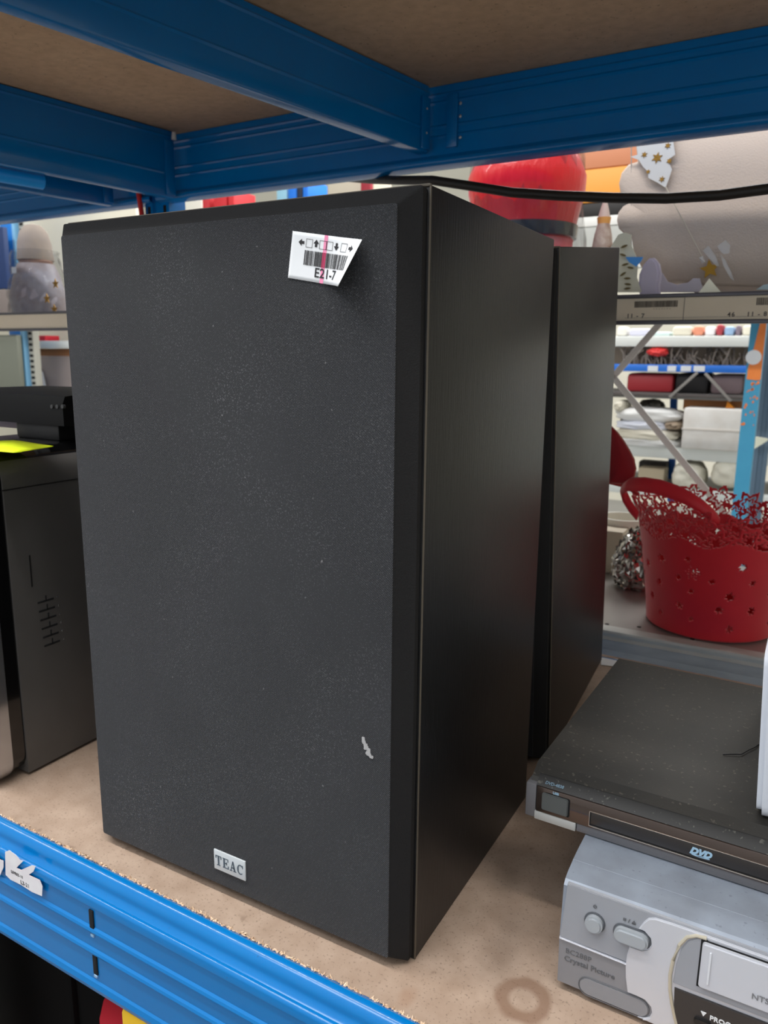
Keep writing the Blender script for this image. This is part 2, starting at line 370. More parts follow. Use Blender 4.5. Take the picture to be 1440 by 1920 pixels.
# ================================================================= speakers
W, H, D = 0.3581, 0.600, 0.2740
def cloth_material():
    m = mat('speaker_cloth', (47, 49, 53), 0.9, spec=0.25, sheen=0.10, speck=[(900, 0.60, (104, 106, 112), 0.32), (190, 0.76, (150, 150, 152), 0.7)],
            var=(5, (54, 56, 61), 0.6))
    nt = m.node_tree; N = nt.nodes; L = nt.links; b = N['Principled BSDF']; src = b.inputs['Base Color'].links[0].from_socket
    tc = N.new('ShaderNodeTexCoord')
    mp = N.new('ShaderNodeMapping'); mp.inputs['Rotation'].default_value = (0, 0.18, 0); L.new(tc.outputs['Object'], mp.inputs[0])
    sep = N.new('ShaderNodeSeparateXYZ'); L.new(mp.outputs[0], sep.inputs[0])
    def sn(s, k):
        q = N.new('ShaderNodeMath'); q.operation = 'MULTIPLY'; q.inputs[1].default_value = k; L.new(s, q.inputs[0])
        z = N.new('ShaderNodeMath'); z.operation = 'SINE'; L.new(q.outputs[0], z.inputs[0]); return z.outputs[0]
    ml = N.new('ShaderNodeMath'); ml.operation = 'MULTIPLY'; L.new(sn(sep.outputs[0], 4200), ml.inputs[0]); L.new(sn(sep.outputs[2], 4200), ml.inputs[1])
    bp = N.new('ShaderNodeBump'); bp.inputs['Strength'].default_value = 0.8; bp.inputs['Distance'].default_value = 0.0005
    L.new(ml.outputs[0], bp.inputs['Height']); L.new(bp.outputs[0], b.inputs['Normal'])
    # dust that has settled towards the foot of the cloth, broken up by noise
    sp = N.new('ShaderNodeSeparateXYZ'); L.new(tc.outputs['Object'], sp.inputs[0])
    nz = N.new('ShaderNodeTexNoise'); nz.inputs['Scale'].default_value = 760; nz.inputs['Detail'].default_value = 3; L.new(tc.outputs['Object'], nz.inputs[0])
    nl = N.new('ShaderNodeTexNoise'); nl.inputs['Scale'].default_value = 9; nl.inputs['Detail'].default_value = 3; L.new(tc.outputs['Object'], nl.inputs[0])
    mr = N.new('ShaderNodeMapRange'); mr.inputs[1].default_value = 0.57; mr.inputs[2].default_value = 0.68; mr.inputs[4].default_value = 1; L.new(nz.outputs[0], mr.inputs[0])
    ml_ = N.new('ShaderNodeMapRange'); ml_.inputs[1].default_value = 0.45; ml_.inputs[2].default_value = 0.7; ml_.inputs[4].default_value = .5; L.new(nl.outputs[0], ml_.inputs[0])
    m2 = N.new('ShaderNodeMath'); m2.operation = 'MULTIPLY'; L.new(mr.outputs[0], m2.inputs[0]); L.new(ml_.outputs[0], m2.inputs[1])
    mx = N.new('ShaderNodeMix'); mx.data_type = 'RGBA'; L.new(m2.outputs[0], mx.inputs[0]); L.new(src, mx.inputs[6]); mx.inputs[7].default_value = lin((128, 130, 134)) + (1,)
    L.new(mx.outputs[2], b.inputs['Base Color'])
    return m
CLOTH = cloth_material()
ASH = mat('black_ash_vinyl', (22, 23, 25), 0.36, spec=0.36, var=(28, (15, 15, 16), 0.8), bump=(60, 0.2), stretch=(14, 14, 0.45), speck=[(70, 0.78, (86, 82, 76), 0.4)])
BEV = mat('grille_bevel_cloth', (33, 33, 34), 0.85, spec=.25, bump=(900, .3))
EDGE = mat('worn_vinyl_edge', (92, 85, 74), 0.6)
def frustum(bm, g0, g1, x0, x1, z0, z1, ins):
    """grille: back rect at y=g0, front rect inset at y=g1, sides bevelled with a small return"""
    R = [((x0, z0, x1, z1), g0), ((x0, z0, x1, z1), g0 - (g0 - g1) * 0.32), ((x0 + ins, z0 + ins * .6, x1 - ins, z1 - ins), g1)]
    rings = []
    for (a, c, b, d), y in R:
        rings.append([bm.verts.new((p[0], y, p[1])) for p in rrect(a, c, b, d, 0.002, 3)])
    n = len(rings[0])
    for A, B in zip(rings, rings[1:]):
        for k in range(n): bm.faces.new((A[k], A[(k + 1) % n], B[(k + 1) % n], B[k]))
    bm.faces.new(rings[0]); return rings[-1]
def speaker(label):
    t = empty('loudspeaker', (0, 0, 0), label, 'speaker')
    bm = bmesh.new(); bx(bm, (-W, 0, 0.0), (0, D, H), 0.0012, 2); obj('cabinet', bm, ASH, t)
    # worn pale line along the front arrises
    bm = bmesh.new()
    bx(bm, (-W - .0002, -.0010, H - .0012), (0.0002, .0022, H + .0006), .0003); bx(bm, (-.0005, -.0006, 0.001), (0.0006, .0009, H), .0002)
    obj('worn_edge', bm, EDGE, t)
    # grille with chamfered rim
    x0, x1, z0, z1 = -W + .001, -.002, .0035, H - .0015; ins = .0125; g1 = -.0196
    bm = bmesh.new(); ring = frustum(bm, -.0012, g1, x0, x1, z0, z1, ins)
    obj('grille_frame', bm, BEV, t, ang=20)
    bm = bmesh.new()
    pts = rrect(x0 + ins - .0002, z0 + ins * .6 - .0002, x1 - ins + .0002, z1 - ins + .0002, .002, 3)
    prism(bm, pts, 'y', g1 + .001, g1 - .0005, 0); obj('grille_cloth', bm, CLOTH, t)
    return t
sp1 = speaker('large black speaker with a price sticker and small badge, front of the shelf')
bpy.data.objects
# the pale scuff on the cloth
c = at(688, 1404, -.020)
bm = bmesh.new()
for k in range(16):
    f = k / 15; x = c.x - .0030 + .0050 * f; z = c.z + .0070 - .0120 * f
    for j in range(3):
        q = .0005 + .0009 * random.random()
        xx = x + random.uniform(-.0022, .0022) * (.3 + f); zz = z + random.uniform(-.001, .001)
        prism(bm, rrect(xx - q, zz - q, xx + q, zz + q, q * .6, 2), 'y', -.0195, -.0203 - .00001 * (k * 3 + j))
obj('pale_scuff', bm, mat('scuff', (170, 170, 172), .8), sp1, sm=False)['label'] = 'pale scuff mark on the cloth'
# badge with slab serif lettering
BY = -.0203
b0 = at(402, 1592, BY); b1 = at(462, 1652, BY)
bz1, bz0, bx0, bx1 = 0.0372, 0.0168, b0.x, b1.x
bz1 = at(402, 1592, BY).z + .001; bz0 = at(463, 1652, BY).z
box('badge', (bx0, BY - .0012, bz0), (bx1, BY + .0004, bz1), mat('badge_silver', (205, 212, 216), 0.4, .15), sp1, bev=.0006)['label'] = 'small silver brand plate with serif letters'
badge = bpy.data.objects['badge']
def serif_letters():
    bm = bmesh.new(); y0, y1 = BY - .0012, BY - .0015
    w_, h_ = (bx1 - bx0), (bz1 - bz0)
    lh = h_ * .50; zb = bz0 + h_ * .25; lw = w_ * .185; gap = w_ * .045; st = lw * .24; se = lh * .07
    X = bx0 + (w_ - 4 * lw - 3 * gap) / 2
    def R(a, c, b, d): prism(bm, [(a, c), (b, c), (b, d), (a, d)], 'y', y1, y0)
    def Pg(p): prism(bm, p, 'y', y1, y0)
    # T
    x = X; R(x, zb + lh - se, x + lw, zb + lh); R(x + lw / 2 - st / 2, zb + se, x + lw / 2 + st / 2, zb + lh - se); R(x + lw * .22, zb, x + lw * .78, zb + se)
    R(x, zb + lh * .70, x + st * .5, zb + lh - se); R(x + lw - st * .5, zb + lh * .70, x + lw, zb + lh - se)
    # E
    x += lw + gap; R(x + lw * .12, zb + se, x + lw * .12 + st, zb + lh - se); R(x, zb + lh - se, x + lw * .95, zb + lh); R(x, zb, x + lw, zb + se)
    R(x + lw * .12 + st, zb + lh * .46, x + lw * .7, zb + lh * .56); R(x + lw * .62, zb + lh * .36, x + lw * .72, zb + lh * .66)
    R(x + lw * .84, zb + lh * .70, x + lw * .95, zb + lh - se); R(x + lw * .88, zb + se, x + lw, zb + lh * .3)
    # A
    x += lw + gap; Pg([(x + lw * .10, zb + se), (x + lw * .22, zb + se), (x + lw * .52, zb + lh), (x + lw * .44, zb + lh)])
    Pg([(x + lw * .66, zb + se), (x + lw * .92, zb + se), (x + lw * .60, zb + lh), (x + lw * .42, zb + lh)])
    R(x + lw * .26, zb + lh * .30, x + lw * .74, zb + lh * .40); R(x - lw * .04, zb, x + lw * .38, zb + se); R(x + lw * .56, zb, x + lw * 1.04, zb + se)
    # C
    x += lw + gap; cx, cz = x + lw * .52, zb + lh / 2; o = []; i_ = []
    for k in range(19):
        a = math.radians(48 + 264 * k / 18); o.append((cx + lw * .52 * math.cos(a), cz + lh * .5 * math.sin(a))); i_.append((cx + lw * .02 + lw * (.30 + .1 * abs(math.sin(a))) * math.cos(a), cz + lh * .40 * math.sin(a)))
    for k in range(18): Pg([o[k], o[k + 1], i_[k + 1], i_[k]])
    R(x + lw * .86, zb + lh * .66, x + lw * .96, zb + lh * .98)
    return bm
obj('lettering', serif_letters(), mat('badge_ink', (70, 84, 96), .5), badge, sm=False)

# rear speaker, a copy leaning forward against the first
def copy_tree(o, parent=None):
    c = o.copy(); COL.objects.link(c); c.parent = parent
    for ch in [x for x in bpy.data.objects if x.parent == o and x.name.split('.')[0] in ('cabinet', 'grille_frame', 'grille_cloth', 'worn_edge')]: copy_tree(ch, c)
    return c
sp2 = copy_tree(sp1)
sp2['label'] = 'second black speaker standing behind the first and leaning forward against it'
sp2.location = (-0.0035, 0.3692, 0.0005); sp2.rotation_euler = (0.1176, 0, 0.0147)
sp2.rotation_mode = 'XYZ'

# price sticker, lower right corner curling off the cloth
SC = {k: Vector((p.x, p.z)) for k, p in (('tl', at(549, 433, -.0205)), ('bl', at(540, 521, -.0205)))}
sx_dir = Vector((math.cos(math.radians(-9.5)), math.sin(math.radians(-9.5)))); sy_dir = (SC['tl'] - SC['bl']); SHt = sy_dir.length; sy_dir.normalize()
SW = 0.0625
def curl(s, t, off=0.0):
    """s,t in 0..1 on the flat label"""
    q = max(0.0, s - .46) / .54
    lift = .024 * q * q * (1 - .78 * t)
    p = SC['bl'] + sx_dir * (s * SW - .15 * lift) + sy_dir * (t * SHt)
    return Vector((p.x, -.0206 - lift - off, p.y))
st = empty('price_sticker', (0, 0, 0), 'white barcode sticker with arrows and a pink stripe curling off the speaker cloth', 'sticker')
bm = bmesh.new(); NX, NY = 30, 12
V = [[bm.verts.new(curl(i / NX, j / NY)) for j in range(NY + 1)] for i in range(NX + 1)]
for i in range(NX):
    for j in range(NY): bm.faces.new((V[i][j], V[i + 1][j], V[i + 1][j + 1], V[i][j + 1]))
o = obj('paper', bm, WHITEP, st, ang=80)
md = o.modifiers.new('thick', 'SOLIDIFY'); md.thickness = .00012; md.offset = -1
def flatpoly(polys, name, m, off):
    bm = bmesh.new()
    for P in polys:
        # subdivide long horizontal spans so that they follow the curl
        try: bm.faces.new([bm.verts.new(Vector((p[0], p[1], 0))) for p in P])
        except Exception: pass
    for k in range(24):
        s = k / 24
        bmesh.ops.bisect_plane(bm, geom=bm.verts[:] + bm.edges[:] + bm.faces[:], plane_co=(s, 0, 0), plane_no=(1, 0, 0))
    for v in bm.verts: v.co = curl(v.co.x, v.co.y, off)
    return obj(name, bm, m, st, sm=False)
def rect(a, c, b, d): return [(a, c), (b, c), (b, d), (a, d)]
flatpoly([rect(.445, 0.0, .495, 1.0)], 'pink_stripe', PINK, .00012)
def frame(a, c, b, d, e=.005, f=.009): return [rect(a, c, b, c + f), rect(a, d - f, b, d), rect(a, c, a + e, d), rect(b - e, c, b, d)]
pol = []
def arrow(cx, cy, dx, dy, L_=.045, wd=.07):
    sx, sy = 1.0, SW / SHt
    def q(a, b): return (cx + (a * dx - b * dy) * sx, cy + (a * dy + b * dx) * sy)
    pol.append([q(L_, 0), q(0, wd * .55), q(0, -wd * .55)]); pol.append([q(0, wd * .22), q(-L_ * .8, wd * .22), q(-L_ * .8, -wd * .22), q(0, -wd * .22)])
arrow(.145, .79, -1, 0); pol += frame(.205, .70, .295, .88); arrow(.345, .80, 0, 1); pol += frame(.39, .70, .485, .88); pol += frame(.485, .70, .575, .88)
arrow(.63, .80, 0, -1); pol += frame(.70, .70, .80, .88); arrow(.87, .79, 1, 0)
x = .20
while x < .86:
    wd = random.choice((.004, .006, .01, .014)); pol.append(rect(x, .33, x + wd, .64)); x += wd + random.choice((.004, .006, .010))
flatpoly(pol, 'printed_barcode', INK, .0003)
flatpoly([rect(.447, .33, .462, .64), rect(.468, .33, .492, .64)], 'printed_bars', REDINK, .0004)
def ontx(co): return curl(.36 + co.x, .11 + co.y * SW / SHt, .0003)
text('lettering', 'E21-7', .145, INK, st, None, extrude=0, bold=.002, fn=ontx)

# torn labels on front beam
FB = -.0772
def torn(label, pix, lines=()):
    pts = [at(u, v, FB + YAW * at(u, v, FB).x) for u, v in pix]
    t = bmesh.new()
    A = [t.verts.new(p) for p in pts]; B = [t.verts.new(p + Vector((0, -.0003, 0))) for p in pts]
    t.faces.new(A); t.faces.new(B[::-1])
    for i in range(len(A)): t.faces.new((A[i], A[(i + 1) % len(A)], B[(i + 1) % len(A)], B[i]))
    o = obj('torn_label', t, mat('torn_paper', (232, 232, 236), .6, var=(60, (214, 205, 215), .5)), sm=False); tag(o, label, 'label'); return o
lab = torn('torn white label stuck on the bright blue front beam, with faint print', [(10, 1597), (18, 1594), (30, 1603), (38, 1612), (44, 1614), (38, 1620), (31, 1627), (40, 1631), (60, 1622), (67, 1624), (63, 1634), (54, 1640), (60, 1643), (75, 1650), (80, 1662), (79, 1680), (60, 1672), (40, 1659), (20, 1649), (11, 1640)])
torn('scrap of torn white label on the front beam at the left picture edge', [(-20, 1590), (0, 1611), (7, 1614), (7, 1626), (0, 1642), (-20, 1640)])
p = at(30, 1641, FB + .006)
text('lettering', 'L3-21', .0062, INK, lab, T(p.x + .006, FB + YAW * p.x - .0006, p.z - .0075), bold=.0001)
p = at(20, 1634, FB + .006)
text('lettering', 'LIVRES-18', .0045, INK, lab, T(p.x, FB + YAW * p.x - .0006, p.z - .0015), bold=.00008)

# ================================================================= VCR
VS = mat('silver_plastic', (160, 164, 172), 0.36, .25, var=(40, (150, 153, 160), .4))
VS2 = mat('silver_plastic_dark', (140, 142, 148), 0.42, .2)
VS3 = mat('silver_plastic_light', (205, 208, 216), 0.33, .25)
VT = mat('silver_top_dusty', (148, 158, 172), 0.4, .2, var=(25, (122, 128, 138), .8), speck=[(300, .68, (90, 95, 105), .4)])
vcr = empty('video_recorder', (0.1095, 0.0300, 0.0), 'silver video recorder at lower right with round buttons and tape flap', 'video recorder', -0.003)
VW, VD = .36, .26
# body with a curved front top edge
body = [(0.010, .006), (0.0035, .010), (0.001, .046), (0.0015, .047), (0.0045, .090), (0.008, .0935), (0.016, .0955), (0.028, .0970), (0.0285, .0972), (0.04, .0978), (VD, .0978), (VD, .006)]
pr('housing', body, 'x', 0.0, VW, VT, vcr, ang=14)
def vplate(name, pts, y, th, m, parent=vcr, bev=.0006, ang=30):
    return pr(name, pts, 'y', y, y + th, m, parent, bev, ang)
def sl(z): return 0.001 + max(0, (z - .047)) / .043 * .0035      # depth of the leaning upper face
def vslab(name, pts, out, m, parent=vcr, bev=.0005):
    bm = bmesh.new(); prism(bm, pts, 'y', -out, .004, bev)
    for v in bm.verts: v.co.y += sl(v.co.z)
    return obj(name, bm, m, parent, 30)
# left fascia, upper & lower panels
vslab('upper_fascia', [(0.0006, .0475), (.30, .0475), (.30, .0900), (0.003, .0925)], .0012, VS)
vslab('lower_fascia', [(0.0006, .0075), (.30, .0030), (.30, .0458), (0.0003, .0462)], .0008, VS2)
vslab('trim_strip', [(0.0004, .0461), (.058, .0450), (.058, .0463), (0.0004, .0477)], .0022, VS3)
sw = [(.30, .0925), (.141, .0900), (.10, .0905), (.079, .0905), (.068, .0900), (.0635, .0880), (.0605, .0840), (.0575, .0775), (.0615, .0775), (.0665, .0735), (.0675, .0690), (.0655, .0650), (.0610, .0622), (.0525, .0620),
      (.0512, .0540), (.0510, .0450), (.0518, .0350), (.0540, .0235), (.060, .0236), (.0665, .0230), (.0712, .0190), (.0722, .0145), (.0708, .0095), (.066, .0065), (.0625, .0058), (.30, .002)]
vslab('silver_swoosh_panel', sw, .0028, VS3, bev=.0007)
# recessed groove edge and tape bay
gr = [(.0, 0)]
gp = [(.103, .0890), (.0965, .0885), (.0905, .0850), (.0860, .0770), (.0830, .0640), (.0820, .0520), (.0830, .0400), (.0850, .0300), (.0880, .0190), (.0915, .0080)]
bm = bmesh.new(); tube(bm, [(x, sl(z) - .0030, z) for x, z in gp], .0013, 8); obj('curved_rib', bm, mat('silver_rib', (196, 190, 172), .35, .3), vcr)
vslab('tape_bay', [(.0845, .0470), (.30, .046), (.30, .0905), (.104, .0885), (.0975, .0875), (.0915, .0830), (.0875, .0750), (.0852, .0620)], .0034, VS)
vslab('tape_flap', rrect(.1010, .0530, .29, .0868, .002, 3), .0062, VS3, bev=.001)
flap = bpy.data.objects['tape_flap']
vslab('flap_gap', [(.0997, .0518), (.292, .0518), (.292, .0880), (.0997, .0880)], .0037, DARKSLOT, bev=0)
vslab('flap_ridge', rrect(.1062, .0580, .1076, .0820, .0006, 2), .0072, mat('silver_bright', (222, 226, 232), .3, .2), flap, bev=.0002)
text('lettering', 'NTSC PLAYBACK', .0060, mat('grey_print', (110, 112, 116), .6), flap, T(.1345, sl(.06) - .0064, .0600))
vslab('black_control_panel', [(.0858, .0435), (.30, .0425), (.30, .004), (.0925, .0045), (.0885, .0150), (.0866, .0280)], .0036, mat('charcoal_panel', (52, 50, 50), .3))
bcp = bpy.data.objects['black_control_panel']
PW = mat('white_print', (225, 228, 232), .6)
text('lettering', 'PROG.', .0052, PW, bcp, T(.1105, -.0028, .0292), bold=.0001)
pr('arrow_mark', [(.1045, .0335), (.1082, .0335), (.1064, .0300)], 'y', -.0030, -.0026, PW, bcp)
pr('arrow_mark', [(.1252, .0300), (.1290, .0300), (.1271, .0335)], 'y', -.0030, -.0026, PW, bcp)
bm = bmesh.new(); prism(bm, rrect(.1005, .0222, .1120, .0278, .0027, 4), 'y', -.0048, .0, .0006); obj('program_button', bm, BLKPL, bcp)
bm = bmesh.new(); prism(bm, rrect(.1200, .0222, .1320, .0278, .0027, 4), 'y', -.0048, .0, .0006); obj('program_button', bm, BLKPL, bcp)
# power button
def button(name, pts_in, pts_out, z):
    vslab('button_well', pts_out, .0024, mat('well_rim', (92, 96, 102), .4, .2), bev=.0003)
    return vslab(name, pts_in, .0068, mat('button_silver', (176, 182, 188), .3, .35), bev=.0016)
def ring(cx, cz, r, n=20): return [(cx + r * math.cos(2 * PI * k / n), cz + r * math.sin(2 * PI * k / n)) for k in range(n)]
button('power_button', ring(.0258, .0698, .0067), ring(.0258, .0698, .0079), .07)
button('eject_button', rrect(.0408, .0640, .0655, .0755, .0056, 6), rrect(.0395, .0628, .0668, .0767, .0068, 6), .07)
GP = mat('dark_grey_print', (96, 98, 102), .6)
bm = bmesh.new()
for k in range(15):
    a = math.radians(120 + 300 * k / 15); b_ = math.radians(120 + 300 * (k + 1) / 15)
    prism(bm, [(.0250 + .0014 * math.cos(a), .0822 + .0014 * math.sin(a)), (.0250 + .0014 * math.cos(b_), .0822 + .0014 * math.sin(b_)), (.0250 + .0010 * math.cos(b_), .0822 + .0010 * math.sin(b_)), (.0250 + .0010 * math.cos(a), .0822 + .0010 * math.sin(a))], 'y', .0020, .0024)
prism(bm, [(.0248, .0820), (.0252, .0820), (.0252, .0840), (.0248, .0840)], 'y', .0020, .0024)
obj('power_symbol', bm, GP, vcr, sm=False)
bm = bmesh.new()
prism(bm, rect(.0460, .0795, .0480, .0815), 'y', .0018, .0024); prism(bm, [(.0494, .0790), (.0498, .0790), (.0508, .0820), (.0504, .0820)], 'y', .0018, .0024)
prism(bm, [(.0522, .0800), (.0552, .0800), (.0537, .0820)], 'y', .0018, .0024); prism(bm, rect(.0522, .0790, .0552, .0795), 'y', .0018, .0024)
obj('stop_eject_symbol', bm, GP, vcr, sm=False)
text('lettering', 'BC288P', .0062, GP, vcr, T(.0055, .0000, .0355))
text('lettering', 'Crystal Picture', .0064, GP, vcr, T(.0050, .0000, .0285), bold=.0001)
# long recessed pill, lower left
bm = bmesh.new(); P = rrect(.0175, .0055, .0700, .0215, .0075, 6)
tube(bm, [(x, -.0002 if x < .055 else -.0002, z) for x, z in P + [P[0]]], .00032, 6); obj('engraved_outline', bm, GP, vcr)
vslab('pill_cover', rrect(.0180, .0062, .0695, .0210, .0072, 6), .0015, mat('pill_silver', (146, 149, 156), .4, .2), bev=.0005)
for fx in (.03, .33):
    for fy in (.03, .22):
        bm = bmesh.new(); lathe(bm, [(0, 0), (.010, 0), (.011, .0065), (0, .0065)], 16, (fx, fy, 0)); obj('foot', bm, BLKPL, vcr)

# ================================================================= DVD player
DT = mat('dusty_black_metal', (50, 49, 46), 0.55, .1, spec=.5, var=(16, (62, 59, 54), .7), speck=[(260, .66, (118, 112, 100), .5), (70, .76, (130, 120, 100), .6)], bump=(500, .1))
DG = mat('dark_mirror_panel', (96, 84, 78), 0.13, .75, coat=.3)
dvd = empty('disc_player', (0.0575, 0.0955, 0.0985), 'flat dusty black disc player lying on top of the silver video recorder', 'disc player', -0.028)
DW, DD = .36, .295
pr('case', [(.003, 0), (.003, .030), (.0075, .0345), (.019, .0405), (.0205, .0415), (DD, .0415), (DD, 0)], 'x', .0015, DW, DT, dvd, ang=14)
box('end_cap', (-.0008, -.0012, 0.0005), (.0085, .012, .0315), mat('grey_plastic', (104, 104, 108), .5), dvd, bev=.0012)
pr('top_bevel', [(-.0008, .0315), (.0065, .0385), (.0072, .0388), (.010, .0372), (.004, .030)], 'x', .0085, DW, mat('bevel_black', (16, 16, 16), .5, speck=[(260, .66, (110, 108, 100), .5)]), dvd)
box('front_panel', (.0090, -.0018, .0078), (DW, .004, .0312), DG, dvd, bev=.0006)
fp = bpy.data.objects['front_panel']
box('lower_strip', (.0445, -.0008, .0003), (DW, .006, .0076), mat('grey_plastic', (104, 104, 108), .5), dvd, bev=.0006)
box('silver_foot_strip', (.0080, -.0022, .0003), (.0440, .004, .0078), mat('pale_silver', (186, 188, 186), .4, .2), dvd, bev=.0006)
bm = bmesh.new(); prism(bm, rrect(.0142, .0115, .0368, .0272, .0016, 3), 'y', -.0034, .0, .0006); obj('port_cover', bm, mat('slate_rubber', (84, 88, 88), .6), dvd)
bm = bmesh.new(); prism(bm, rrect(.0160, .0110, .0382, .0278, .0016, 3), 'y', -.0020, .0); obj('port_gap', bm, DARKSLOT, dvd)
box('tray_gap', (.0555, -.0021, .0105), (DW - .08, .0, .0228), DARKSLOT, fp, bev=0)
tr = box('disc_tray', (.0562, -.0026, .0120), (DW - .081, .002, .0225), mat('tray_black', (44, 40, 38), .25), dvd, bev=.0004)
bm = bmesh.new(); bx(bm, (.0552, -.0030, .0100), (DW - .079, -.0016, .0106), .0002); bx(bm, (.0548, -.0026, .0100), (.0553, -.0016, .0230), .0001); bx(bm, (.0552, -.0026, .0228), (DW - .079, -.0016, .0232), .0001)
obj('tray_rim', bm, mat('rim_silver', (200, 190, 180), .25, .8), fp)
text('lettering', 'DVD', .0072, mat('pale_blue_print', (160, 195, 220), .5), tr, T(.1335, -.0028, .0150), bold=.00045, shear=.35)
bm = bmesh.new()
for k in range(20):
    a = 2 * PI * k / 20; b_ = 2 * PI * (k + 1) / 20
    prism(bm, [(.1415 + q * math.cos(w1), .0141 + q * .11 * math.sin(w1)) for q, w1 in ((.0068, a), (.0068, b_), (.0030, b_), (.0030, a))], 'y', -.0029, -.0026)
obj('disc_mark', bm, mat('pale_blue_print', (160, 195, 220), .5), tr, sm=False)
text('lettering', 'USB', .0030, mat('pale_blue_print', (160, 195, 220), .5), dvd, T(.0232, -.0020, .0283), bold=.00008)
sl_m = Matrix.Translation((.0150, .0010, .0338)) @ Matrix.Rotation(math.radians(-44), 4, 'X') @ FRONT
text('lettering', 'DVD-4838', .0036, mat('blue_grey_print', (110, 140, 160), .5), dvd, sl_m, bold=.00008, shear=.2)
for fx in (.07, .33):
    for fy in (.03, .25):
        bm = bmesh.new(); lathe(bm, [(0, -.0006), (.006, -.0006), (.0066, .001), (0, .001)], 14, (fx, fy, 0)); obj('foot', bm, BLKPL, dvd)
# thread lying on the disc player
zt = .1412
tb = bmesh.new(); tube(tb, [atz(1356, 1415, zt), atz(1370, 1414, zt + .0003), atz(1390, 1414, zt + .0006), atz(1402, 1407, zt + .0006), atz(1415, 1401, zt + .0004), atz(1424, 1394, zt)], .0006, 6)
tag(obj('black_thread', tb, BLKPL), 'loose black thread lying on the dusty disc player', 'thread')

# white upright device at the right edge, resting on the disc player
wd = empty('white_console', (0.2325, 0.115, 0.1405), 'white rounded upright device at the right picture edge, standing on the disc player', 'electronic device', 0, rot=(0, math.radians(-3.0), 0))
WP = mat('white_gloss_plastic', (226, 232, 242), .28)
bm = bmesh.new(); prism(bm, rrect(0, 0, .26, .135, .012, 5), 'x', .0, .045, .004)
obj('shell', bm, WP, wd)
for fy in (.03, .22): box('foot', (.01, fy, -.0008), (.035, fy + .02, .002), BLKPL, wd)

# small white slip by the rear speaker
slip = [atz(1127, 1233, .001), atz(1163, 1237, .001), atz(1157, 1250, .001), atz(1127, 1247, .001)]
bm = bmesh.new(); A = [bm.verts.new(p) for p in slip]; B = [bm.verts.new(p + Vector((0, 0, .0006))) for p in slip]
bm.faces.new(A); bm.faces.new(B[::-1])
for i in range(4): bm.faces.new((A[i], A[(i + 1) % 4], B[(i + 1) % 4], B[i]))
tag(obj('paper_slip', bm, WHITEP, sm=False), 'small white paper slip on the board behind the rear speaker', 'paper')

# ================================================================= computer tower
TS = mat('tower_side', (92, 90, 88), .42, .2, var=(30, (84, 82, 80), .5), bump=(700, .06))
CH = mat('chrome_trim', (196, 198, 202), .14, .9)
tow = empty('computer_tower', (-0.52, 0.0, 0.0), 'dark grey computer tower with a chrome front rim, left of the big speaker', 'computer')
TWd, TD, TH = .19, .44, .38
bm = bmesh.new()
prof = [(0, .004), (0, .338)] + [(-.034 + .034 * math.cos(math.radians(a)), .343 + .037 * math.sin(math.radians(a))) for a in range(0, 91, 15)]
prof += [(-TWd + .034 - .034 * math.cos(math.radians(a)), .343 + .037 * math.sin(math.radians(a))) for a in range(90, -1, -15)] + [(-TWd, .004)]
prism(bm, prof, 'y', .022, TD, 0); obj('case', bm, TS, tow, ang=40)
pr('glossy_top', [(x * .985 - .0015, z + .0012) for x, z in prof[3:-2]] , 'y', .010, TD - .01, BLKGL, tow)
box('panel_seam', (-.0002, .02, .3395), (.0008, TD, .3405), BLKPL, tow, bev=0)
bm = bmesh.new(); prism(bm, rrect(-TWd + .002, .006, -.002, TH - .008, .022, 6), 'y', .004, .022, .001); obj('black_bezel', bm, BLKGL, tow)
bm = bmesh.new(); prism(bm, rrect(-TWd, .002, 0, TH - .004, .026, 7), 'y', -.018, .004, .003); obj('chrome_rim', bm, CH, tow, ang=30)
bm = bmesh.new(); prism(bm, rrect(-TWd + .010, .012, -.010, TH - .014, .018, 6), 'y', -.0190, -.015, .001); obj('front_panel', bm, mat('tower_front', (70, 82, 94), .25), tow)
for k in range(6):
    z = .2025 - k * .0108
    bm = bmesh.new()
    bx(bm, (-.001, .052 + .0008 * k, z), (.0004, .0735 + .0008 * k, z + .0022), .0002, M=Matrix.Rotation(math.radians(0), 4, 'X'))
    bx(bm, (-.001, .0625 + .0008 * k, z), (.0004, .0642 + .0008 * k, z + .0075), .0002)
    obj('vent_slot', bm, DARKSLOT, tow)
    bm = bmesh.new(); bx(bm, (-.001, .0775 + .0008 * k, z + .0004), (.0010, .0792 + .0008 * k, z + .0026), .0004); obj('vent_edge', bm, CH, tow)
box('embossed_line', (-.001, .046, .225), (.0006, .0475, .262), BLKPL, tow, bev=0)
for fy in (.04, .38):
    for fx in (-.16, -.03): box('foot', (fx - .012, fy - .012, 0), (fx + .012, fy + .012, .006), BLKPL, tow)
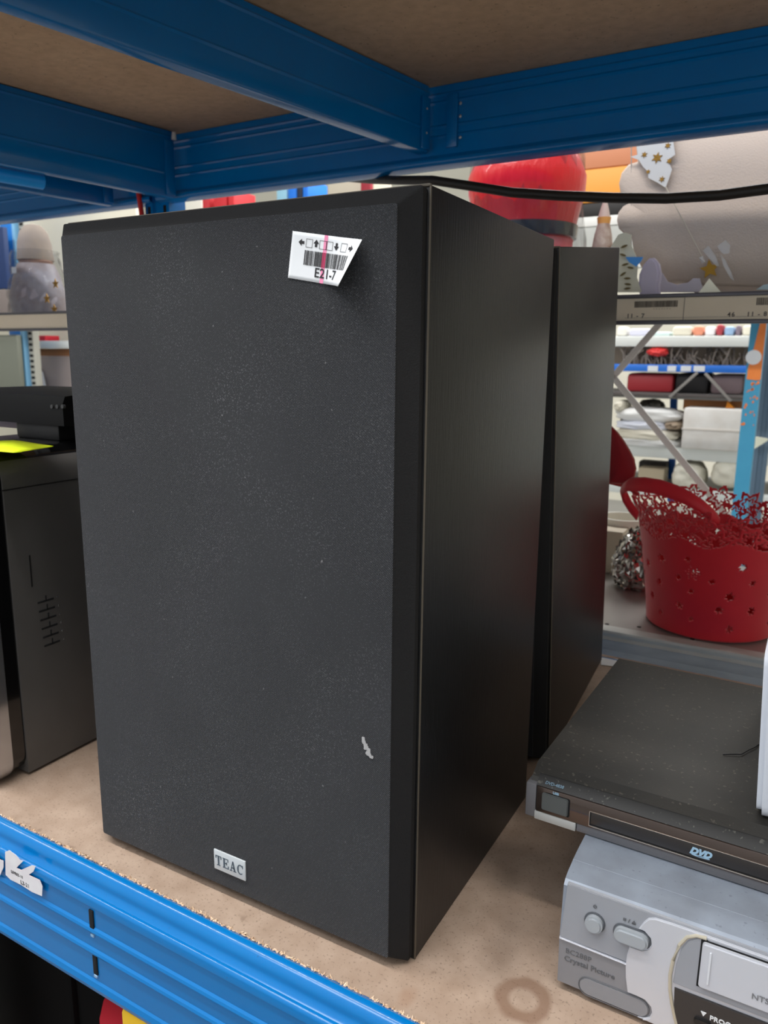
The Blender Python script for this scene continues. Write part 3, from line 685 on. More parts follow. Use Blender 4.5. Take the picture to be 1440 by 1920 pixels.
# yellow note
YN = mat('lime_note', (222, 240, 10), .7)
bm = bmesh.new(); NN = 12; zt = .3822
c4 = [atz(-30, 846, zt), atz(28, 849, zt), atz(100, 838, zt), atz(32, 824, zt), atz(-30, 828, zt)]
Q = [atz(-40, 843, zt), atz(30, 848, zt), atz(100, 837, zt), atz(30, 824, zt), atz(-40, 822, zt)]
hh = [.0, .004, .010, .012, .004]
rows = []
A0, A1, B0, B1 = Q[0], Q[4], None, None
for i in range(NN + 1):
    f = i / NN; u = -50 + 150 * f
    lo = 842 + 7 * min(1, max(0, (u + 50) / 80)) if u < 30 else 849 - 12 * (u - 30) / 70
    hi = 828 - 3 * min(1, max(0, (u + 50) / 80)) if u < 30 else 825 + 11 * (u - 30) / 70
    wv = .0022 + .004 * math.sin(f * 3.4) ** 2
    a = atz(u, lo, zt + wv); b_ = atz(u, hi, zt + wv + .001)
    rows.append([bm.verts.new(a.lerp(b_, j / 4)) for j in range(5)])
for r0, r1 in zip(rows, rows[1:]):
    for j in range(4): bm.faces.new((r0[j], r1[j], r1[j + 1], r0[j + 1]))
yn = obj('sticky_note', bm, YN, ang=80); md = yn.modifiers.new('t', 'SOLIDIFY'); md.thickness = .0003
tag(yn, 'lime yellow paper note curling on top of the computer tower', 'note')
# black device standing on top of tower
dv = empty('black_receiver', (-0.56, 0.131, 0.3805), 'black box-shaped device on a short foot, standing on the computer tower', 'electronic device')
p0 = at(-60, 800, .122); p1 = at(118, 738, .122)
z0, z1 = at(110, 799, .122).z - .3805, at(118, 742, .122).z - .3805
bm = bmesh.new()
prism(bm, [(-.014, z0 + .001), (.000, z0), (.16, z0), (.16, z1), (.0, z1), (-.010, z1 - .001), (-.014, z1 - .010)], 'x', -.24, at(124, 760, .122).x + .56, .003)
obj('body', bm, mat('black_satin', (10, 10, 11), .55, spec=.2), dv)
f0, f1 = at(30, 815, .131).x + .56, at(110, 815, .131).x + .56
bm = bmesh.new(); bx(bm, (f0, .0, 0), (f1, .09, z0 + .002), .004); obj('foot', bm, BLKPL, dv)
for k in range(3):
    q = at(86 + 10 * k, 763, .108)
    bm = bmesh.new(); prism(bm, ring(q.x + .56, q.z - .3805, .0024, 10), 'y', -.0155, -.012); obj('small_button', bm, mat('grey_dot', (60, 60, 62), .5), dv)
bm = bmesh.new(); q = at(0, 805, .3); crate = box('mauve_book', (-.86, .20, .3815), (-.64, .34, .396), mat('mauve_cover', (120, 112, 124), .6), bev=.002)
tag(crate, 'flat grey-violet case lying on the tower behind the black device', 'case')
bm.free()

# ================================================================= grey metal rack behind
gy = .862
lo_t = empty('metal_shelf', (0, gy, 0), 'lower galvanised shelf of the grey rack behind, under the red basket', 'metal shelf')
pr('shelf_pan', [(.03, -.004), (.62, -.004), (.62, -.0), (.03, -.0)], 'x', -3.3, 1.1, mat('shelf_pan_grey', (160, 156, 152), .3, .3, var=(5, (140, 134, 130), .6)), lo_t)
fz = [(.034, -.010), (.034, -.001), (.012, -.001), (.010, -.0005), (.006, -.001), (.004, -.004), (.0035, -.010), (.0, -.0125), (-.002, -.014), (0, -.0155), (.0, -.030), (.001, -.034), (.0, -.038), (.0, -.060), (.004, -.063), (.02, -.063)]
pr('front_profile', sheet(fz, -.0012), 'x', -3.3, 1.1, STEEL, lo_t, ang=20)
bm = bmesh.new()
for k in range(9): prism(bm, ring(-.06 + .075 * k - .02 * (k % 2), .04 + .015 * (k % 2), .004, 10), 'z', -.0002, .0004)
obj('bolt_holes', bm, DARKSLOT, lo_t)['kind'] = 'stuff'
up_t = empty('metal_shelf', (0, gy, .548), 'upper grey shelf behind the speakers, its front strip holding barcode labels', 'metal shelf')
box('shelf_pan', (-3.3, .01, .036), (1.1, .62, .040), GREYP, up_t, bev=0)
RIM = mat('grey_rail', (96, 96, 104), .35, .4)
box('upper_rail', (-3.3, -.006, .036), (1.1, .012, .0425), RIM, up_t, bev=.0015)
box('lower_rail', (-3.3, -.006, -.006), (1.1, .012, .0005), RIM, up_t, bev=.0015)
strip = box('label_strip', (-3.3, -.001, .0), (1.1, .006, .0365), mat('label_strip_beige', (246, 236, 214), .55, var=(8, (236, 226, 204), .5)), up_t, bev=0)
def sp(u, v): q = at(u, v, gy); return q.x, q.z - .548
bm = bmesh.new()
def barcode(x0, x1, z0_, z1_):
    x = x0
    while x < x1:
        wd = random.choice((.0006, .0009, .0013)); bx(bm, (x, -.0016, z0_), (x + wd, -.0008, z1_), 0); x += wd + random.choice((.0005, .0007))
xa, za = sp(1191, 560); xb, zb_ = sp(1270, 574)
barcode(xa, xb, .0215, .0315)
xa, za = sp(1420, 553); barcode(xa, xa + .06, .0215, .0325)
for k in range(7):
    xq = sp(1225 + 5 * k, 582)[0]; bx(bm, (xq, -.0016, .0185), (xq + .002, -.0008, .0190), 0)
for uu in (1283,):
    xq = sp(uu, 570)[0]; bx(bm, (xq, -.0016, .001), (xq + .0006, -.0008, .0355), 0)
xq = sp(1172, 595)[0]; bx(bm, (xq, -.0016, .0045), (sp(1430, 595)[0], -.0010, .0048), 0)
obj('printed_barcode', bm, mat('faded_ink', (92, 86, 80), .7), strip, sm=False)
FI = mat('faded_ink', (92, 86, 80), .7)
for u, v, s in ((1175, 597, '11 - 7'), (1364, 591, '46'), (1400, 591, '11 - 8')):
    x, z = sp(u, v); text('lettering', s, .0095, FI, strip, T(x, -.0014, .0050), bold=.0002, spacing=1.25)
def gpost(x, y, label):
    t = empty('metal_post', (x, y, 0), label, 'rack post')
    pr('post_angle', sheet([(0, .035), (0, 0), (.035, 0)], .002), 'z', FZ, 1.9, STEEL, t)
gpost(.95, gy, 'grey front post of the metal rack, right of the picture')
gpost(.95, gy + .59, 'grey rear post of the metal rack, right of the picture')
gpost(-3.3, gy, 'grey front post of the metal rack, far left')
gpost(-3.3, gy + .59, 'grey rear post of the metal rack, far left')
def bar(name, label, cat, a, b, w_, th, m, group=None):
    """flat bar from a to b, width w_ in the picture plane, thickness th in y"""
    a, b = Vector(a), Vector(b); d = (b - a); L_ = d.length
    M = Matrix.Translation((a + b) / 2) @ d.to_track_quat('X', 'Z').to_matrix().to_4x4()
    bm = bmesh.new(); bx(bm, (-L_ / 2, -th / 2, -w_ / 2), (L_ / 2, th / 2, w_ / 2), .001); bm.transform(M)
    return tag(obj(name, bm, m), label, cat, group)
BRC = mat('pale_brace', (250, 250, 246), .5)
by = gy + .61
bar('diagonal_brace', 'pale steel brace of the grey rack rising to the right, under the label strip', 'brace', at(1110, 752, by), at(1262, 578, by), .016, .004, BRC)
bar('diagonal_brace', 'pale steel brace of the grey rack sloping down to the basket', 'brace', at(1095, 640, by), at(1700, 1378, by), .016, .004, BRC)

# ---------------------------------------------------------------- red basket
def basket():
    t = empty('basket', (.103, 1.008, 0.0), 'red plastic basket with star-shaped cut-outs and a lacy rim', 'basket')
    RED = mat('red_plastic', (222, 26, 46), .5, sheen=.25, bump=(700, .2), var=(20, (210, 22, 42), .6))
    Hb = .235; r0, r1 = .110, .146
    NT, NZ = 420, 110
    C0 = 2 * PI * .13
    def rad(h): return r0 + (r1 - r0) * h ** 1.25 + (.010 * max(0, h - .85) / .15)
    # star fields: in (arc metres around at mean radius, height metres)
    holes = []; rng = random.Random(3)
    for row, z in enumerate((.028, .058, .085, .113, .140)):
        nn = 11
        for k in range(nn):
            x = (k + (.5 if row % 2 else 0) + rng.uniform(-.18, .18)) / nn * C0
            R = rng.choice((.0080, .0062, .0090, .0058)); holes.append((x, z + rng.uniform(-.006, .006), R, rng.uniform(0, 60)))
    big = [((k + .62) / 5 * C0, .108 + .014 * (k % 2), .019) for k in range(5)]
    lace = []
    for k in range(17): lace.append((k / 17 * C0, .184 + .004 * math.sin(k * 2.3), .0270, rng.uniform(0, 60)))
    for k in range(17): lace.append(((k + .5) / 17 * C0, .209 + .005 * math.sin(k * 1.7), .0265, rng.uniform(0, 60)))
    def sr(x, z, s, a):   # normalised star distance (<1 inside)
        dx = (x - s[0] + C0 / 2) % C0 - C0 / 2; dz = z - s[1]; d = math.hypot(dx, dz)
        if d > s[2] * 1.2: return 9
        ph = (math.degrees(math.atan2(dz, dx)) + a) % 60; ph = abs(ph - 30) / 30      # 0 valley .. 1 tip
        return d / (s[2] * (.52 + .48 * ph))
    def solid(x, z):
        lace_base = .168 + .006 * math.sin(x / C0 * 2 * PI * 9)
        if z < lace_base:
            for h in holes:
                if sr(x, z, h, h[3]) < 1: return False
            for b in big:
                q = sr(x, z, b, 0)
                if q < .22: return False
                if .62 < q < .80 or .34 < q < .44:
                    if int((math.degrees(math.atan2(z - b[1], (x - b[0] + C0 / 2) % C0 - C0 / 2)) + 360) / 15) % 2: return False
            return True
        for s in lace:
            q = sr(x, z, s, s[3])
            if .74 < q < 1.0 or .36 < q < .52: return True
        if z < lace_base + .007: return True
        return False
    bm = bmesh.new(); grid = {}
    def V(i, j):
        i %= NT
        if (i, j) not in grid:
            h = j / NZ; a = 2 * PI * i / NT; r = rad(h); grid[(i, j)] = bm.verts.new((r * math.cos(a), r * math.sin(a), .004 + Hb * h))
        return grid[(i, j)]
    for i in range(NT):
        for j in range(NZ):
            if solid((i + .5) / NT * C0, (j + .5) / NZ * Hb):
                bm.faces.new((V(i, j), V(i + 1, j), V(i + 1, j + 1), V(i, j + 1)))
    o = obj('wall', bm, RED, t, ang=60); md = o.modifiers.new('t', 'SOLIDIFY'); md.thickness = .0026; md.offset = 0
    bm = bmesh.new(); lathe(bm, [(0, 0.001), (r0 - .004, 0.001), (r0 + .001, .004), (r0 + .0015, .010), (r0 - .002, .010), (r0 - .004, .005), (0, .005)], 48); obj('base', bm, RED, t)
    # handles: wide curved bands standing off the rim
    def band(name, pts, w0, th, label=None):
        bm = bmesh.new(); rows = []
        for i, (p, nrm) in enumerate(pts):
            p = Vector(p); nrm = Vector(nrm).normalized(); f = i / (len(pts) - 1)
            tdir = (Vector(pts[min(i + 1, len(pts) - 1)][0]) - Vector(pts[max(i - 1, 0)][0])).normalized(); s = tdir.cross(nrm).normalized()
            ww = w0 * (.62 + .38 * math.sin(PI * f))
            ring_ = []
            for k in range(12):
                a = 2 * PI * k / 12; ring_.append(bm.verts.new(p + nrm * (ww * math.cos(a)) + s * (th * math.sin(a))))
            rows.append(ring_)
        for a, b in zip(rows, rows[1:]):
            for k in range(12): bm.faces.new((a[k], a[(k + 1) % 12], b[(k + 1) % 12], b[k]))
        bm.faces.new(rows[0]); bm.faces.new(rows[-1][::-1])
        return obj(name, bm, RED, t, ang=60)
    c0 = Vector((.103, 1.008, 0))
    path = [(1196, 968, .900), (1182, 950, .905), (1171, 930, .91), (1169, 916, .905), (1180, 908, .895), (1205, 908, .885), (1235, 913, .875), (1265, 923, .868), (1292, 935, .862), (1316, 950, .860), (1336, 966, .864), (1345, 978, .872)]
    band('handle', [(at(u, v, y) - c0, (.15, .35, .9)) for u, v, y in path], .0135, .0050)
    RD = mat('red_plastic_dark', (176, 24, 38), .6, sheen=.2)
    bm = bmesh.new(); N_ = 9
    L_ = [(1143, 812), (1147, 800), (1158, 812), (1170, 828), (1181, 846), (1189, 862), (1192, 878), (1189, 892), (1180, 902), (1166, 906), (1150, 905), (1143, 904)]
    pts = [at(u, v, .962) - c0 for u, v in L_]
    A = [bm.verts.new(p) for p in pts]; ce = sum(pts, Vector()) / len(pts); 
    cm = bm.verts.new(ce + Vector((0, .012, 0)))
    for i in range(len(A)): bm.faces.new((A[i], A[(i + 1) % len(A)], cm))
    o = obj('raised_handle', bm, RD, t, ang=80); md = o.modifiers.new('t', 'SOLIDIFY'); md.thickness = .004
    o['label'] = 'dark red leaf-shaped handle standing upright behind the speaker'
    bm = bmesh.new(); tube(bm, pts + [], .0016, 8); obj('handle_rim', bm, mat('pale_red_edge', (196, 120, 110), .5), o)
    bm = bmesh.new(); tube(bm, [pts[-3], Vector((-.142, -.02, .236))], .004, 8); tube(bm, [pts[-1], Vector((-.146, .03, .236))], .004, 8); obj('handle_stem', bm, RD, o)
    return t
basket()
FOIL = mat('silver_foil', (190, 186, 180), .16, .95)
bm = bmesh.new(); bmesh.ops.create_icosphere(bm, subdivisions=5, radius=1)
cc = at(1190, 1050, 1.17)
for v in bm.verts:
    d = v.co.normalized(); n = noise.noise_vector(d * 7) * .16 + noise.noise_vector(d * 19) * .10
    q = d + n; z = cc.z + q.z * .074
    v.co = Vector((cc.x + .014 + q.x * .058 * (1 - .25 * q.z), cc.y + q.y * .05, max(z, .001)))
tag(obj('foil_bundle', bm, FOIL, ang=10), 'crumpled silver foil bundle between the rear speaker and the red basket', 'foil')
def cup(u, v, y, r, h, m, label, z=0.0):
    p = at(u, v, y); t = bmesh.new(); lathe(t, [(0, 0), (r * .7, 0), (r * .8, .004), (r, h * .6), (r * 1.02, h), (r * .92, h), (r * .85, h * .6), (r * .6, .008), (0, .008)], 28, (p.x, p.y, z))
    return tag(obj('white_bowl', t, m), label, 'bowl')
PORC = mat('white_porcelain', (238, 236, 226), .2)
cup(1168, 1000, 1.36, .055, .115, PORC, 'white bowl standing upright behind the silver foil bundle')
o = box('beige_box', (at(1148, 1000, 1.27).x - .07, 1.25, 0.001), (at(1172, 1000, 1.27).x, 1.33, .10), mat('beige_card', (196, 184, 164), .7), bev=.003); tag(o, 'small beige card box behind the silver foil bundle', 'box')

# ---------------------------------------------------------------- things on the upper metal shelf
UZ = .548 + .040
# red figure in plastic
CLR = mat('clear_film', (60, 60, 62), .07, spec=1, alpha=.22, bump=(40, .5))
RP = mat('red_felt_glossy', (214, 14, 26), .32, coat=.25, spec=.4, bump=(25, .9), stretch=(5, 5, 1), var=(12, (228, 40, 44), .5))
def pz(v, u, y): return at(u, v, y).z
fig = empty('red_figure', (at(985, 400, 1.08).x, 1.08, UZ), 'bulky red festive figure with black belt in clear wrapping, above the rear speaker', 'festive figure')
fx = .105
prof = [(.0, .0), (.090, .0), (.098, .05), (.096, .11), (.098, .128), (.100, .150), (.108, .185), (.116, .22), (.117, .25), (.103, .285), (.06, .31), (.0, .315)]
bm = bmesh.new()
lathe(bm, prof[4:], 40)
obj('red_body', bm, RP, fig)
bm = bmesh.new(); lathe(bm, [(.0, .0), (.090, .0), (.100, .03), (.098, .07), (.096, .100), (.0970, .128)], 40); obj('skirt', bm, mat('pink_white_fur', (232, 150, 158), .7, var=(10, (236, 60, 66), .9), bump=(60, .6)), fig)
bm = bmesh.new(); lathe(bm, [(.098, .130), (.104, .132), (.106, .156), (.100, .158)], 40); obj('belt', bm, mat('belt_black', (18, 20, 26), .2, coat=.5), fig)
bm = bmesh.new(); rngs = []
for h in range(15):
    z = .002 + .30 * h / 14; row = []
    for k in range(44):
        a = 2 * PI * k / 44; r = .112 + .008 * math.sin(z * 20) + .004 * math.sin(k * 2.9 + 1.4 * math.sin(h * .9)) + (.002 * math.sin(k * 7.1 + h)); r *= 1 - .10 * max(0, (z - .25) / .05)
        r += .008 * (z / .3)
        row.append(bm.verts.new((r * math.cos(a), r * math.sin(a), z)))
    rngs.append(row)
for a, b in zip(rngs, rngs[1:]):
    for k in range(44): bm.faces.new((a[k], a[(k + 1) % 44], b[(k + 1) % 44], b[k]))
obj('plastic_wrapping', bm, CLR, fig, ang=25)
# small figurine
p = at(1132, 420, 1.12); fg = empty('figurine', (p.x, 1.12, UZ), 'small brown and white bird-like figurine between the red figure and the beige panel', 'figurine')
zz = [at(1132, v, 1.12).z - UZ for v in (462, 440, 420, 408, 392, 378)]
bm = bmesh.new(); lathe(bm, [(0, 0), (.022, 0), (.020, zz[0]), (.017, zz[1]), (.012, zz[2]), (0, zz[2])], 20); obj('body', bm, mat('fig_brown', (128, 98, 84), .7, var=(40, (190, 180, 172), .9)), fg)
bm = bmesh.new(); lathe(bm, [(0, zz[2] - .002), (.012, zz[2]), (.0135, zz[3]), (0, zz[3] + .001)], 20); obj('scarf', bm, mat('fig_orange', (206, 150, 80), .7), fg)
bm = bmesh.new(); lathe(bm, [(.0, zz[3]), (.012, zz[3]), (.008, zz[4]), (.004, zz[5]), (0, zz[5] + .003)], 20); obj('pointed_cap', bm, mat('fig_grey', (184, 166, 160), .8), fg)
# big beige scalloped cushion-like panel
def outline(pix, y): return [(at(u, v, y).x, at(u, v, y).z) for u, v in pix]
PAN = mat('beige_quilt', (212, 194, 178), .85, sheen=.1, bump=(420, .35), var=(4, (190, 178, 166), .6))
yq = .965
pix = [(1188, 210), (1190, 262), (1194, 300), (1176, 306), (1163, 322), (1158, 342), (1161, 360), (1170, 374), (1180, 378), (1166, 386), (1157, 398), (1154, 412), (1158, 428), (1168, 437), (1182, 440), (1186, 470), (1200, 500), (1226, 512), (1238, 522), (1252, 531), (1270, 528), (1285, 531), (1302, 528), (1320, 536), (1440, 540), (1500, 540), (1620, 520), (1620, 210)]
prp = outline(pix, yq)
qp = empty('scalloped_cushion', (0, 0, 0), 'large beige fabric panel with scalloped edges on the upper shelf at right', 'fabric panel')
bm = bmesh.new()
for k, yy in enumerate((yq + .055, yq + .025, yq + .006, yq)):
    pass
# puffed slab: inset rings towards the front
n = len(prp); cx = sum(p[0] for p in prp) / n; cz = sum(p[1] for p in prp) / n
def dense(P, m=4):
    o = []
    for i in range(len(P)):
        a, b = P[i], P[(i + 1) % len(P)]
        for k in range(m): o.append((a[0] + (b[0] - a[0]) * k / m, a[1] + (b[1] - a[1]) * k / m))
    return o
dp = dense(prp, 3); rings = []
for s_, yy in ((1, yq + .05), (1, yq + .018), (.992, yq + .008), (.975, yq + .002), (.94, yq - .002), (.5, yq - .004)):
    rings.append([bm.verts.new((cx + (x - cx) * s_, yy, cz + (z - cz) * s_)) for x, z in dp])
for a, b in zip(rings, rings[1:]):
    for k in range(len(dp)): bm.faces.new((a[k], a[(k + 1) % len(dp)], b[(k + 1) % len(dp)], b[k]))
bm.faces.new(rings[0]); bm.faces.new(rings[-1][::-1])
obj('panel', bm, PAN, qp, ang=60)
bm = bmesh.new(); tube(bm, [at(1184, v, yq) + Vector((0, -.0015, 0)) for v in range(230, 500, 20)], .0010, 6); obj('stitched_seam', bm, mat('seam_beige', (186, 176, 166), .9), qp)
zmin = min(p[1] for p in prp)
box('hem', (prp[22][0], yq + .006, UZ), (prp[26][0], yq + .045, prp[23][1] + .004), PAN, qp, bev=.004)
# star printed ribbon hanging in front
RB = mat('white_film', (236, 234, 228), .35, alpha=.86)
GOLD = mat('gold_glitter', (150, 112, 40), .4, .6, bump=(900, .5))
yr = yq - .012
rb_ = empty('star_ribbon', (0, 0, 0), 'white film ribbon printed with gold stars, hanging over the beige panel', 'ribbon')
bm = bmesh.new(); prism(bm, outline([(1200, 225), (1192, 262), (1196, 290), (1182, 294), (1198, 300), (1205, 312), (1215, 322), (1216, 334), (1232, 342), (1248, 352), (1254, 336), (1260, 318), (1252, 300), (1266, 290), (1262, 262), (1264, 225)], yr), 'y', yr - .0004, yr + .0004)
obj('film', bm, RB, rb_)
for (u, v, R_, rr) in ((1232, 296, .0095, .0045), (1208, 290, .0055, .0025), (1252, 273, .0055, .0025), (1255, 302, .0050, .0025), (1241, 336, .0055, .0024), (1215, 322, .004, .002)):
    q = at(u, v, yr - .001); pr('gold_star', star(q.x, q.z, R_, rr, 6, 80), 'y', yr - .0012, yr - .0005, GOLD, rb_)
hs = empty('hanging_star', (0, 0, 0), 'gold star on a thin string hanging in front of the beige panel', 'star ornament')
bm = bmesh.new(); tube(bm, [at(1248, 350, yr - .002), at(1262, 378, yr - .002), at(1280, 412, yr - .002), at(1300, 450, yr - .002), at(1322, 492, yr - .002)], .0009, 6); obj('string', bm, mat('string_pale', (206, 196, 176), .8), hs)
q = at(1331, 505, yr - .003); pr('gold_star', star(q.x, q.z, .0165, .0075, 5, 100), 'y', yr - .0055, yr - .0035, mat('dull_gold', (176, 134, 40), .4, .4), hs, bev=.0004)
CB = mat('cellophane', (240, 240, 240), .15, alpha=.45, spec=.8)
tf = empty('cellophane_bow', (0, 0, 0), 'clear cellophane bow curling above the gold star', 'bow')
for pl in ([(1318, 470), (1330, 462), (1342, 480), (1350, 500), (1344, 500), (1330, 484)], [(1345, 462), (1362, 452), (1370, 460), (1368, 476), (1358, 478), (1350, 470)], [(1352, 478), (1362, 490), (1372, 512), (1378, 528), (1370, 522), (1358, 500)], [(1312, 484), (1318, 480), (1322, 492), (1316, 494)]):
    bm = bmesh.new(); prism(bm, outline(pl, yr - .008), 'y', yr - .0095, yr - .0085); 
    for v in bm.verts: v.co.y -= .012 * math.sin((v.co.x * 140)) ** 2
    obj('bow_loop', bm, CB, tf)
# lavender bell, cream pyramid, patterned ribbon, blue triangle
lb = empty('paper_bell', (at(1217, 540, .91).x, .91, UZ), 'pale lavender rounded paper shape next to the rear speaker on the upper shelf', 'paper ornament')
hz = at(1217, 485, .91).z - UZ; wz = (at(1240, 540, .91).x - at(1196, 540, .91).x) / 2
bm = bmesh.new(); prism(bm, [(-wz * .62, 0), (wz * 1.0, 0), (wz * .84, hz * .30), (wz * .92, hz * .6), (wz * .70, hz * .86), (wz * .30, hz), (-wz * .1, hz * 1.0), (-wz * .55, hz * .85), (-wz * .85, hz * .6), (-wz * .85, hz * .3)], 'y', -.010, .010, .004)
obj('paper_body', bm, mat('lavender', (212, 204, 222), .7), lb)
gw = pr('gauze_drape', outline([(1236, 548), (1232, 505), (1242, 512), (1252, 528), (1270, 534), (1290, 530), (1300, 522), (1312, 522), (1320, 548)], .935), 'y', .932, .938, mat('gauze', (196, 190, 200), .8), bev=.001)
tag(gw, 'grey-violet gauze lying along the foot of the beige panel', 'fabric')
py_ = empty('cream_pyramid', (0, 0, 0), 'small cream folded paper pyramid at the shelf edge below the gold star', 'paper ornament')
a = [at(1306, 547, .895), at(1358, 545, .895), at(1345, 543, .93), at(1316, 545, .93)]; ap = at(1330, 522, .91)
bm = bmesh.new(); V_ = [bm.verts.new(Vector((q.x, q.y, UZ))) for q in a] + [bm.verts.new(ap)]
for f in ((0, 1, 2, 3), (0, 1, 4), (1, 2, 4), (2, 3, 4), (3, 0, 4)): bm.faces.new([V_[k] for k in f])
obj('folded_paper', bm, mat('cream_paper', (238, 236, 212), .6), py_, sm=False)
py2 = pr('paper_corner', outline([(1418, 543), (1432, 534), (1470, 528), (1470, 544)], .9), 'y', .898, .902, mat('pale_blue_paper', (205, 232, 240), .6)); tag(py2, 'pale blue paper corner at the right end of the upper shelf edge', 'paper')
rb2 = empty('leaf_garland', (0, 0, 0), 'cream paper garland with gold leaves beside the top of the rear speaker', 'garland')
bm = bmesh.new(); prism(bm, outline([(1146, 462), (1160, 440), (1172, 436), (1184, 440), (1182, 456), (1192, 478), (1196, 500), (1194, 520), (1204, 548), (1150, 548)], .905), 'y', .903, .907)
obj('paper_band', bm, mat('cream_paper', (238, 236, 212), .6), rb2)
for u, v, a_ in ((1170, 462, 20), (1168, 478, -20), (1172, 496, 15), (1182, 502, -10), (1168, 514, 35), (1176, 522, 0), (1177, 533, -8), (1176, 541, 8)):
    q = at(u, v, .902); bm = bmesh.new(); ca, sa = math.cos(math.radians(a_)), math.sin(math.radians(a_))
    prism(bm, [(q.x + x * ca - z * sa, q.z + x * sa + z * ca) for x, z in ((-.0062, 0), (-.002, .0019), (.003, .0016), (.0062, 0), (.003, -.0016), (-.002, -.0019))], 'y', .9012, .9026); obj('gold_leaf', bm, mat('leaf_gold', (120, 104, 62), .5, .3), rb2)
bt2 = pr('blue_triangle', outline([(1173, 482), (1206, 482), (1202, 490), (1193, 500), (1180, 492)], .898), 'y', .896, .899, mat('bright_azure', (80, 170, 255), .4)); tag(bt2, 'bright blue paper triangle over the cream garland', 'paper')
# left: wrapped grey figure on the same shelf
p = at(75, 590, 1.05); gf = empty('wrapped_figure', (p.x, 1.05, UZ), 'grey pointed-hat figure in clear plastic on the upper shelf, left of the big speaker', 'festive figure')
def lz(v, y=1.05): return at(75, v, y).z - UZ
sc_ = (at(110, 560, 1.05).x - at(42, 560, 1.05).x) / 2
bm = bmesh.new(); lathe(bm, [(0, 0), (sc_ * .9, 0), (sc_ * .98, lz(560)), (sc_ * .80, lz(520)), (sc_ * .62, lz(495)), (0, lz(495))], 30); obj('robe', bm, mat('robe_grey', (150, 140, 142), .5, var=[(9, (196, 204, 224), .7), (16, (120, 92, 78), .6)], bump=(30, .8)), gf)
bm = bmesh.new(); lathe(bm, [(0, lz(505)), (sc_ * .5, lz(500)), (sc_ * .58, lz(490)), (sc_ * .40, lz(480)), (0, lz(476))], 24); obj('head', bm, mat('face_tan', (176, 140, 120), .7), gf)
bm = bmesh.new(); lathe(bm, [(sc_ * .66, lz(488)), (sc_ * .64, lz(478)), (sc_ * .60, lz(455)), (sc_ * .50, lz(435)), (sc_ * .30, lz(422)), (.0, lz(418))], 30, sx=.85)
obj('hat', bm, mat('hat_grey', (136, 126, 120), .85, var=(14, (160, 146, 130), .7)), gf)
bm = bmesh.new()
for h in range(12):
    pass
rngs = []
for h in range(14):
    f = h / 13; z = lz(592) * 0 + f * lz(470); row = []
    for k in range(32):
        a = 2 * PI * k / 32; r = sc_ * (1.08 - .30 * f) * (1 + .06 * math.sin(k * 3.1 + h * 1.3) + .04 * math.sin(k * 5.7 - h)); row.append(bm.verts.new((r * math.cos(a), r * math.sin(a), z)))
    rngs.append(row)
for a, b in zip(rngs, rngs[1:]):
    for k in range(32): bm.faces.new((a[k], a[(k + 1) % 32], b[(k + 1) % 32], b[k]))
obj('plastic_wrapping', bm, CLR, gf, ang=20)
for u, v in ((104, 532), (102, 580), (88, 560)):
    q = at(u, v, 1.05 - sc_ * 1.1) - Vector((p.x, 1.05, UZ)); pr('gold_star', star(q.x, q.z, .014, .006, 5), 'y', q.y - .001, q.y + .001, GOLD, gf)
q0 = at(57, 500, 1.0); o = box('price_tag', (q0.x - .004, .985, at(40, 512, .99).z), (q0.x - .004 + .02, .986, at(40, 500, .99).z), WHITEP, bev=0); o.location = (-.06, 0, 0)
o.parent = None; tag(o, 'small square white tag beside the wrapped grey figure', 'tag')

# black cable draped across behind the speakers
pth = [(640, 322), (700, 334), (760, 336), (810, 338), (870, 347), (960, 361), (1050, 367), (1150, 371), (1250, 372), (1350, 366), (1440, 354), (1520, 340), (1620, 318)]
bm = bmesh.new(); P_ = [at(u, v, .72) for u, v in pth]
P_ = [at(655, 334, .92), at(700, 337, .83), at(745, 338, .765)] + P_[3:] ; sm_ = []
for i in range(len(P_) - 1):
    for k in range(5): sm_.append(P_[i].lerp(P_[i + 1], k / 5))
tube(bm, sm_, .0074, 12); tag(obj('black_cable', bm, mat('cable_rubber', (34, 31, 28), .5)), 'thick black cable drooping across behind the speaker tops', 'cable')

# ================================================================= far racks, right
def ob(name, label, cat, u0, v0, u1, v1, y, m, d=.3, bev=.006, group=None, seg=2):
    a, b = at(u0, v1, y), at(u1, v0, y)
    o = box(name, (a.x, y, a.z), (b.x, y + d, b.z), m, bev=bev, seg=seg); return tag(o, label, cat, group)
Y4 = 3.6
WB = mat('white_beam', (232, 236, 232), .45)
CL_ = mat('cream_linen', (238, 234, 218), .85, var=(9, (222, 214, 194), .7), bump=(30, .5))
WL = mat('white_linen', (240, 240, 238), .85, bump=(20, .6))
def fbeam(label, v0, v1, y, m, zt=None, u0=300, u1=2100, pan=True):
    a, b = at(1280, v1, y), at(1280, v0, y)
    t = empty('far_shelf', (0, y, b.z), label, 'far shelf')
    box('front_beam', (-.9, 0, a.z - b.z), (1.6, .03, 0), m, t, bev=.004)
    if pan: box('shelf_pan', (-.9, .03, -.03), (1.6, .50, 0), mat('grey_pan', (150, 150, 148), .6), t, bev=0)
    return b.z
zA = fbeam('white far shelf right under the label strip, second level up', 630, 650, Y4, WB)
zB = fbeam('far shelf with a blue edge beam and paper labels', 684, 698, Y4, mat('far_blue', (40, 120, 225), .4))
zC = fbeam('dark thin far shelf above the linen piles', 738, 745, Y4, mat('dark_edge', (92, 86, 84), .6))
zD = fbeam('white far shelf carrying linen and a big white block', 840, 862, Y4, WB)
zE = fbeam('lowest far shelf in view, cream goods on it', 915, 935, Y4, WB)
zT = at(1280, 330, Y4).z
